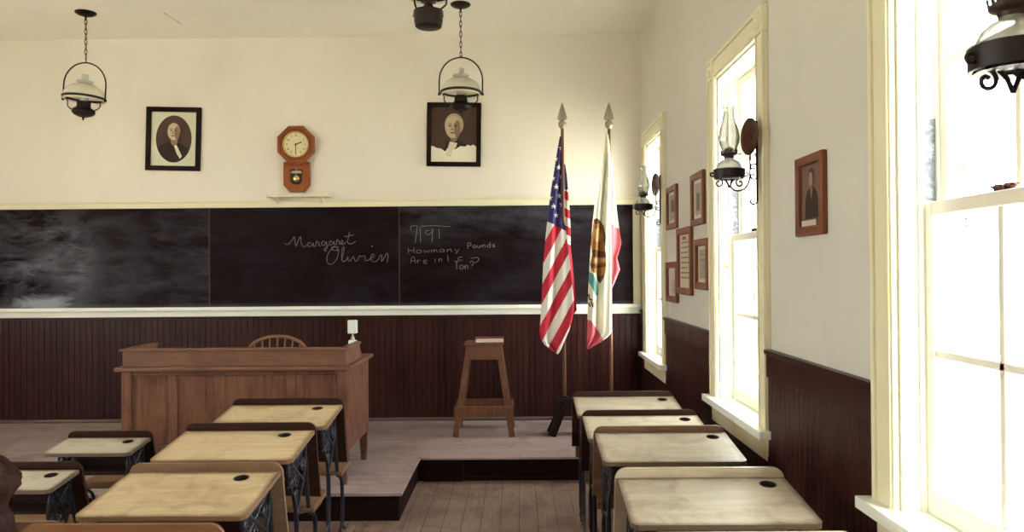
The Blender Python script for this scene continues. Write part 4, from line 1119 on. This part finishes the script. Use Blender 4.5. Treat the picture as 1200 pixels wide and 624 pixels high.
for q in (-0.383, 0.347): fr.box(q - 0.026, q + 0.026, -hd + 0.038, -hd + 0.052, 0.25, TH - 0.056)
fr.build('panel_rails', OAK, td, bevel=0.003)
for s in (-1, 1):
    sp = M(); a, b = sorted((s * (hw - 0.050), s * (hw - 0.034))); sp.box(a, b, -hd + 0.06, hd - 0.06, 0.20, TH - 0.026)
    sp.build('side_panel', OAK, td)
bp = M(); bp.box(-hw + 0.05, -0.30, hd - 0.060, hd - 0.045, 0.20, TH - 0.026); bp.box(0.30, hw - 0.05, hd - 0.060, hd - 0.045, 0.20, TH - 0.026); bp.box(-0.30, 0.30, hd - 0.060, hd - 0.045, TH - 0.13, TH - 0.026)
bp.build('drawer_front', OAKX, td, bevel=0.003)
for sx in (-1, 1):
    for sy in (-1, 1):
        lg = M(); vs = []
        for z, w_ in ((0, 0.036), (0.20, LP_), (TH - 0.026, LP_)):
            for a, b in ((-1, -1), (1, -1), (1, 1), (-1, 1)): vs.append((sx * LX + a * w_ / 2, sy * LY + b * w_ / 2, z))
        lg.add(vs, [(3, 2, 1, 0), (8, 9, 10, 11)] + [(k * 4 + i, k * 4 + (i + 1) % 4, k * 4 + 4 + (i + 1) % 4, k * 4 + 4 + i) for k in (0, 1) for i in range(4)])
        lg.build('leg', OAK, td, bevel=0.003)

# white block lamp on the desk's back right corner
x, z = P(413.2, 400, 5.28)
zt0 = PLAT + TH + 0.001
wl = empty('table_lamp', (x, 5.28, zt0)); tag(wl, 'small white table lamp with block-shaped shade, on right end of teacher desk', 'lamp')
WPL = mat_plain('white_enamel', (0.62, 0.66, 0.60), 0.4, var=0.06)
kk = 5.28 / 900
zz = lambda py: P(413.2, py, 5.28)[1] - zt0
M().box(-0.026, 0.026, -0.022, 0.022, 0, zz(399)).build('lamp_base', WPL, wl, bevel=0.004)
mm = M(); b0 = zz(399); b1 = zz(391)
mm.lathe([(0, b0), (0.016, b0), (0.014, b0 + 0.010), (0.011, b0 + 0.02), (0.006, b0 + 0.028), (0.006, b1), (0, b1)], None, 20)
mm.build('lamp_neck', PEWTER, wl, smooth=50)
M().box(-0.029, 0.029, -0.029, 0.029, b1, zz(375.5)).build('lamp_shade', WPL, wl, bevel=0.003)

# ------------------------------------------------------------------ windsor chair behind the teacher's desk
wc = empty('windsor_chair', (-1.885, 5.78, PLAT)); tag(wc, 'bow-back wooden armchair with spindles, behind the teacher desk', 'chair')
M().prism(rrect(-0.23, 0.23, -0.22, 0.21, 0.10, 'abcd', 8), 0.035, TR((0, 0, 0.43))).build('seat', CHAIRW, wc, bevel=0.010, seg=3)
bw = M(); by = lambda z: 0.17 + (z - 0.45) * 0.22
pts = [(-0.205, by(0.46), 0.462), (-0.232, by(0.56), 0.56), (-0.232, by(0.66), 0.66)] + [(-0.232 * math.cos(math.radians(a)), by(0.68 + 0.128 * math.sin(math.radians(a))), 0.68 + 0.128 * math.sin(math.radians(a))) for a in range(10, 171, 10)] + [(0.232, by(0.66), 0.66), (0.232, by(0.56), 0.56), (0.205, by(0.46), 0.462)]
bw.tube(pts, 0.017, 8, flat_=0.8); bw.build('bow_back', CHAIRW, wc, smooth=60)
for k in range(7):
    u = -0.155 + k * 0.0517; zt1 = 0.68 + 0.128 * math.sqrt(1 - (u * 1.18 / 0.232) ** 2)
    M().tube([(u * 0.9, by(0.463), 0.463), (u * 1.05, by((0.463 + zt1) / 2), (0.463 + zt1) / 2), (u * 1.18, by(zt1), zt1)], [0.008, 0.010, 0.006], 8).build('spindle', CHAIRW, wc, smooth=60)
for s in (-1, 1):
    M().tube(smoothline([(s * 0.232, by(0.64), 0.64), (s * 0.262, 0.05, 0.64), (s * 0.255, -0.10, 0.635)], 4), 0.018, 8, flat_=0.7).tube([(s * 0.252, -0.06, 0.63), (s * 0.205, -0.09, 0.462)], 0.010, 8).build('arm', CHAIRW, wc, smooth=60)
    for t in (-1, 1): M().tube([(s * 0.16, t * 0.14, 0.434), (s * 0.195, t * 0.175, 0.2), (s * 0.215, t * 0.20, 0.0)], [0.015, 0.019, 0.011], 10).build('leg', CHAIRW, wc, smooth=60)
M().tube([(-0.195, -0.175, 0.2), (-0.195, 0.175, 0.2)], 0.009, 8).tube([(0.195, -0.175, 0.2), (0.195, 0.175, 0.2)], 0.009, 8).tube([(-0.195, 0, 0.2), (0.195, 0, 0.2)], 0.009, 8).build('stretcher', CHAIRW, wc, smooth=60)

# ------------------------------------------------------------------ stool and book
xs0, _ = P(567.5, 400, 6.25)
_, zst = P(567, 401, 6.2)
SH = zst - PLAT
so = empty('stool', (xs0, 6.25, PLAT)); tag(so, 'tall brown wooden stool with splayed legs on the platform, a book on top', 'stool')
M().box(-0.158, 0.158, -0.135, 0.135, SH - 0.022, SH).build('seat', STOOLW, so, bevel=0.004)
ap = M()
for (a, b, c, d) in ((-0.145, 0.145, -0.125, -0.107), (-0.145, 0.145, 0.107, 0.125), (-0.145, -0.127, -0.107, 0.107), (0.127, 0.145, -0.107, 0.107)): ap.box(a, b, c, d, SH - 0.135, SH - 0.022)
ap.build('apron', STOOLW, so, bevel=0.003)
for sx in (-1, 1):
    for sy in (-1, 1):
        M().beam((sx * 0.222, sy * 0.185, 0.0), (sx * 0.118, sy * 0.095, SH - 0.03), 0.046, 0.034).build('leg', STOOLW, so, bevel=0.003)
rz_ = 0.20
for sy in (-1, 1): M().box(-0.235, 0.235, sy * 0.185 - 0.010, sy * 0.185 + 0.010, rz_ - 0.042, rz_ + 0.040).build('foot_rail', STOOLW, so, bevel=0.003)
for sx in (-1, 1): M().box(sx * 0.222 - 0.010, sx * 0.222 + 0.010, -0.175, 0.175, rz_ - 0.040, rz_ + 0.040).build('foot_rail', STOOLW, so, bevel=0.003)
bkx, _ = P(573.5, 397, 6.2)
bk_ = empty('book', (bkx, 6.2, PLAT + SH), (0, 0, math.radians(4))); tag(bk_, 'closed book with a red cover and cream pages, lying on the stool', 'book')
RED = flat('red_book_cover', (0.20, 0.03, 0.035), 0.5); PG = flat('book_pages', (0.66, 0.62, 0.52))
M().box(-0.115, 0.115, -0.080, 0.080, 0, 0.004).box(-0.115, 0.115, -0.080, 0.080, 0.033, 0.037).box(-0.115, -0.111, -0.080, 0.080, 0.004, 0.033).build('cover', RED, bk_)
M().box(-0.110, 0.110, -0.078, 0.078, 0.004, 0.033).build('pages', PG, bk_)

# ------------------------------------------------------------------ flags
FY = 6.15
FRED = flat('flag_red', (0.50, 0.022, 0.045), 0.8); FWHITE = flat('flag_white', (0.74, 0.72, 0.68), 0.8); FBLUE = flat('flag_blue', (0.035, 0.030, 0.135), 0.8)
CWHITE = flat('cream_flag_cloth', (0.78, 0.76, 0.62), 0.8); CRED = flat('faded_red_band', (0.56, 0.11, 0.14), 0.8); BROWN = flat('bear_brown', (0.34, 0.16, 0.05), 0.8)
DBROWN = flat('bear_dark_brown', (0.12, 0.045, 0.02), 0.8); LBROWN = flat('bear_highlight', (0.55, 0.34, 0.14), 0.8); TEAL = flat('ground_green', (0.09, 0.27, 0.24), 0.8)
def inpoly(x, y, pg):
    c = False; j = len(pg) - 1
    for i in range(len(pg)):
        xi, yi = pg[i]; xj, yj = pg[j]
        if (yi > y) != (yj > y) and x < (xj - xi) * (y - yi) / (yj - yi) + xi: c = not c
        j = i
    return c
def interp(tab, y):
    if y <= tab[0][0]: return tab[0][1:]
    for a, b in zip(tab[:-1], tab[1:]):
        if y <= b[0]:
            t = (y - a[0]) / (b[0] - a[0]); return [a[k] + (b[k] - a[k]) * t for k in range(1, len(a))]
    return tab[-1][1:]
def drape(name, parent, tab, colour, mats, depth, ox, oz, step=0.5, bottom=None):
    """cloth laid out in the measured outline: tab rows (y, xl, xr); colour(x, y) -> material; depth(s, x, y) -> metres"""
    y0, y1 = tab[0][0], tab[-1][0]; rows = int((y1 - y0) / step); cols = int(max(r_[2] - r_[1] for r_ in tab) / step)
    m = M(); vs = []
    img = []
    for i in range(rows + 1):
        y = y0 + (y1 - y0) * i / rows
        xl, xr = interp(tab, y)
        for j in range(cols + 1):
            s = j / cols; x = xl + (xr - xl) * s
            X, Z = P(x, y, FY); vs.append((X - ox, depth(s, x, y), Z - oz)); img.append((x, y))
    m.v = [Vector(v) for v in vs]; C = cols + 1
    for i in range(rows):
        for j in range(cols):
            a = i * C + j; cxy = [(img[a][q] + img[a + 1][q] + img[a + C][q] + img[a + C + 1][q]) / 4 for q in (0, 1)]
            m.f.append([a, a + 1, a + C + 1, a + C]); m.mi.append(mats.index(colour(*cxy)))
    o = m.build(name, mats, parent, smooth=180)
    so_ = o.modifiers.new('cloth thickness', 'SOLIDIFY'); so_.thickness = 0.0015
    return o
ST = 1.0 / 145.0     # metres per pixel at the flags
def us_uv(x, y):
    dx, dy = (x - 656.5), (y - 163)
    return (-dx * 0.47 + dy * 0.883) * ST, (dx * 0.883 + dy * 0.47) * ST
star5 = [(math.sin(PI * k / 5) * (1 if k % 2 == 0 else 0.40), math.cos(PI * k / 5) * (1 if k % 2 == 0 else 0.40)) for k in range(10)]
STARS = []
for r_ in range(9):
    for c_ in range(6 if r_ % 2 == 0 else 5):
        STARS.append((0.060 + c_ * 0.100 + (0.05 if r_ % 2 else 0), 0.05 + r_ * 0.0545 - 0.006))
def us_front(x, y):
    u, v = us_uv(x, y)
    if u < 0.64 and v < 0.52:
        for a, b in STARS:
            if abs(u - a) < 0.032 and abs(v - b) < 0.032 and inpoly((x - (656.5 + (-a * 0.47 + b * 0.883) / ST)), -(y - (163 + (a * 0.883 + b * 0.47) / ST)), [(q * 3.7, w * 3.7) for q, w in star5]): return FWHITE
        return FBLUE
    return FRED if int(math.floor(v / 0.0703 + 1)) % 2 == 1 else FWHITE
def us_back(x, y):
    if y < 222: return FBLUE
    if y > 292: return FRED
    return FRED if int((y - 222 - (x - 660) * 0.5) // 10.2) % 2 == 0 else FWHITE
def pole(name, label, pxt, pxb, grp):
    xt, ztp = P(pxt, 151, FY); xb_, zb_ = P(pxb, 466, FY); zb_ = P(661.5, 466, FY)[1] + 0.001
    r = empty(name, (xb_, FY, zb_)); tag(r, label, 'flag', 'flags on poles beside the chalkboard')
    L = ztp - zb_; dx = 0.0
    pm_ = M(); pm_.tube([(0, 0, 0.0), (0, 0, L * 0.5), (0, 0, L)], [0.0135, 0.0135, 0.0125], 12); pm_.build('pole', POLEW, r, smooth=60)
    f = M(); f.lathe([(0, L), (0.016, L), (0.020, L + 0.006), (0.030, L + 0.020), (0.033, L + 0.038), (0.028, L + 0.056), (0.012, L + 0.064), (0.010, L + 0.068), (0, L + 0.068)], None, 24)
    f.lathe([(0, L + 0.066), (0.036, L + 0.075), (0.040, L + 0.082), (0.028, L + 0.13), (0.012, L + 0.185), (0.0, L + 0.215)], None, 24, rscale=(1, 0.45))
    f.build('finial', PEWTER, r, smooth=40)
    return r, xb_, zb_
fu, ox, oz = pole('national_flag', 'red and white striped flag with white stars on blue, on the left pole', 661.5, 661.5, None)
tab = [(160, 656, 659.6), (180, 652.5, 660), (200, 649.5, 660.4), (220, 646.2, 660.8), (240, 643.5, 661), (262, 641, 661.4), (275, 639.5, 663), (311, 636.3, 667.4), (352, 634.6, 671.5), (371, 633.4, 670.5), (387, 632.0, 666), (396, 633.5, 662), (403, 637.5, 659), (409, 645, 656.5), (414, 652.5, 653.5)]
def us_depth(s, x, y):
    d = -0.005 - 0.045 * max(0, min(1, (y - 250) / 40))
    k = min(1, (y - 155) / 80)
    return d + k * (0.020 * math.sin(s * 7.5 + y * 0.012) + 0.010 * math.sin(s * 15 + 1.0 + y * 0.02)) - 0.02 * k * math.sin(s * PI) + (0.016 if y < 262 else 0) * s
cl = drape('cloth', fu, tab, us_front, [FRED, FWHITE, FBLUE], us_depth, ox, oz)
tabb = [(192, 661.2, 662.5), (205, 661.2, 664.5), (222, 661.3, 666), (250, 661.5, 668), (272, 661.5, 669.2), (288, 662, 669), (300, 664, 670.3), (330, 666, 673.5), (352, 667, 675.5), (364, 668, 676.2), (370, 670, 672)]
drape('cloth_fold', fu, tabb, us_back, [FRED, FWHITE, FBLUE], lambda s, x, y: 0.012 + 0.030 * s + 0.010 * math.sin(s * 5 + y * 0.03), ox, oz)

fc, ox, oz = pole('state_flag', 'cream flag with brown bear and red band, on the right pole', 716.2, 716.2, None)
C5 = lambda pts: [(685 + a / 3.46, 240 + b / 3.46) for a, b in pts]
bear = C5([(35, 62), (48, 56), (62, 66), (76, 84), (82, 128), (80, 178), (86, 215), (86, 258), (76, 296), (62, 320), (50, 304), (46, 282), (26, 268), (20, 240), (30, 204), (22, 150), (30, 108)])
bdark = [C5([(35, 62), (48, 56), (62, 66), (58, 78), (40, 80)]), C5([(20, 190), (34, 182), (80, 192), (86, 206), (84, 214), (28, 212)]), C5([(22, 238), (54, 246), (86, 236), (86, 252), (50, 258), (24, 256)]), C5([(46, 282), (60, 290), (76, 284), (72, 300), (62, 320), (50, 304)]), C5([(70, 90), (76, 84), (82, 128), (81, 165), (74, 150)])]
blight = [C5([(38, 100), (58, 96), (68, 120), (66, 150), (46, 152), (36, 130)]), C5([(34, 218), (60, 216), (82, 220), (80, 230), (50, 238), (34, 232)])]
teal = C5([(16, 272), (30, 280), (44, 300), (52, 336), (54, 366), (44, 370), (26, 334), (14, 312)])
redb = C5([(4, 462), (24, 470), (44, 498), (62, 524), (74, 548), (70, 565), (4, 592)])
tx = [C5(p_) for p_ in ([(12, 362), (18, 360), (20, 382), (14, 384)], [(18, 378), (30, 384), (29, 390), (17, 386)], [(20, 392), (26, 390), (36, 414), (30, 418)], [(12, 396), (18, 396), (24, 412), (18, 414)], [(30, 392), (36, 396), (40, 410), (35, 410)])]
def ca_col(x, y):
    if inpoly(x, y, redb): return CRED
    if inpoly(x, y, bear):
        if any(inpoly(x, y, q) for q in bdark): return DBROWN
        if any(inpoly(x, y, q) for q in blight): return LBROWN
        return BROWN
    if inpoly(x, y, teal): return TEAL
    if any(inpoly(x, y, q) for q in tx): return DBROWN
    return CWHITE
tab = [(158, 708, 712.5), (175, 705.5, 714.5), (200, 701.7, 716), (232, 697, 716.6), (262, 693.6, 716.2), (300, 690.8, 715.6), (335, 689, 715.6), (364, 688, 715.6), (390, 687.4, 715.4), (395, 687.2, 711), (401, 687.2, 703), (409, 687.2, 689)]
CM = [CWHITE, CRED, BROWN, DBROWN, LBROWN, TEAL]
drape('cloth', fc, tab, ca_col, CM, lambda s, x, y: -0.020 - min(1, (y - 150) / 60) * (0.012 + 0.018 * math.sin(s * 9 + 0.5) + 0.010 * math.sin(s * 17 + y * 0.01)), ox, oz)
tabb = [(185, 715.8, 716.8), (200, 715.8, 718.5), (230, 715.8, 721.5), (262, 715.8, 725.3), (272, 715.8, 726.5), (285, 715.8, 728.6), (295, 715.8, 726), (302, 715.8, 723.4), (316, 715.8, 727), (330, 715.8, 721.5), (342, 715.8, 716.3)]
def ca_back(x, y): return CRED if (y > 262 + (x - 716) * 0.6 and (y < 300 or x < 719 or y < 345)) else CWHITE
drape('cloth_fold', fc, tabb, ca_back, CM, lambda s, x, y: 0.004 + 0.026 * s + 0.010 * math.sin(s * 6 + y * 0.06), ox, oz)

# flag stand: low dark trestle that carries both poles
xA, zA = P(661.5, 466, FY); xB, _ = P(716.2, 466, FY)
fs_ = empty('flag_stand', ((xA + xB) / 2, FY, PLAT)); tag(fs_, 'low black wooden trestle stand holding both flag poles, behind the right-hand desks', 'flag stand')
hx_ = (xB - xA) / 2; zt2 = zA - PLAT
M().box(-hx_ - 0.05, hx_ + 0.06, -0.055, 0.055, zt2 - 0.035, zt2 - 0.001).build('top_board', STANDW, fs_, bevel=0.004)
for s in (-1, 1): M().lathe([(0.0145, zt2 - 0.001), (0.034, zt2 - 0.001), (0.034, zt2 + 0.008), (0.022, zt2 + 0.014), (0.0145, zt2 + 0.014)], TR((s * hx_, 0, 0)), 20).build('pole_socket', BLACKM, fs_, smooth=40)
for s in (-1, 1):
    for t in (-1, 1):
        M().beam((s * (hx_ + (0.11 if s < 0 else 0.05)), t * 0.09, 0.0), (s * (hx_ - 0.0), t * 0.028, zt2 - 0.03), 0.060, 0.045).build('leg', STANDW, fs_, bevel=0.004)
    M().beam((s * (hx_ + (0.062 if s < 0 else 0.03)), -0.062, 0.12), (s * (hx_ + (0.062 if s < 0 else .03)), 0.062, 0.12), 0.03, 0.03).build('cross_rail', STANDW, fs_)
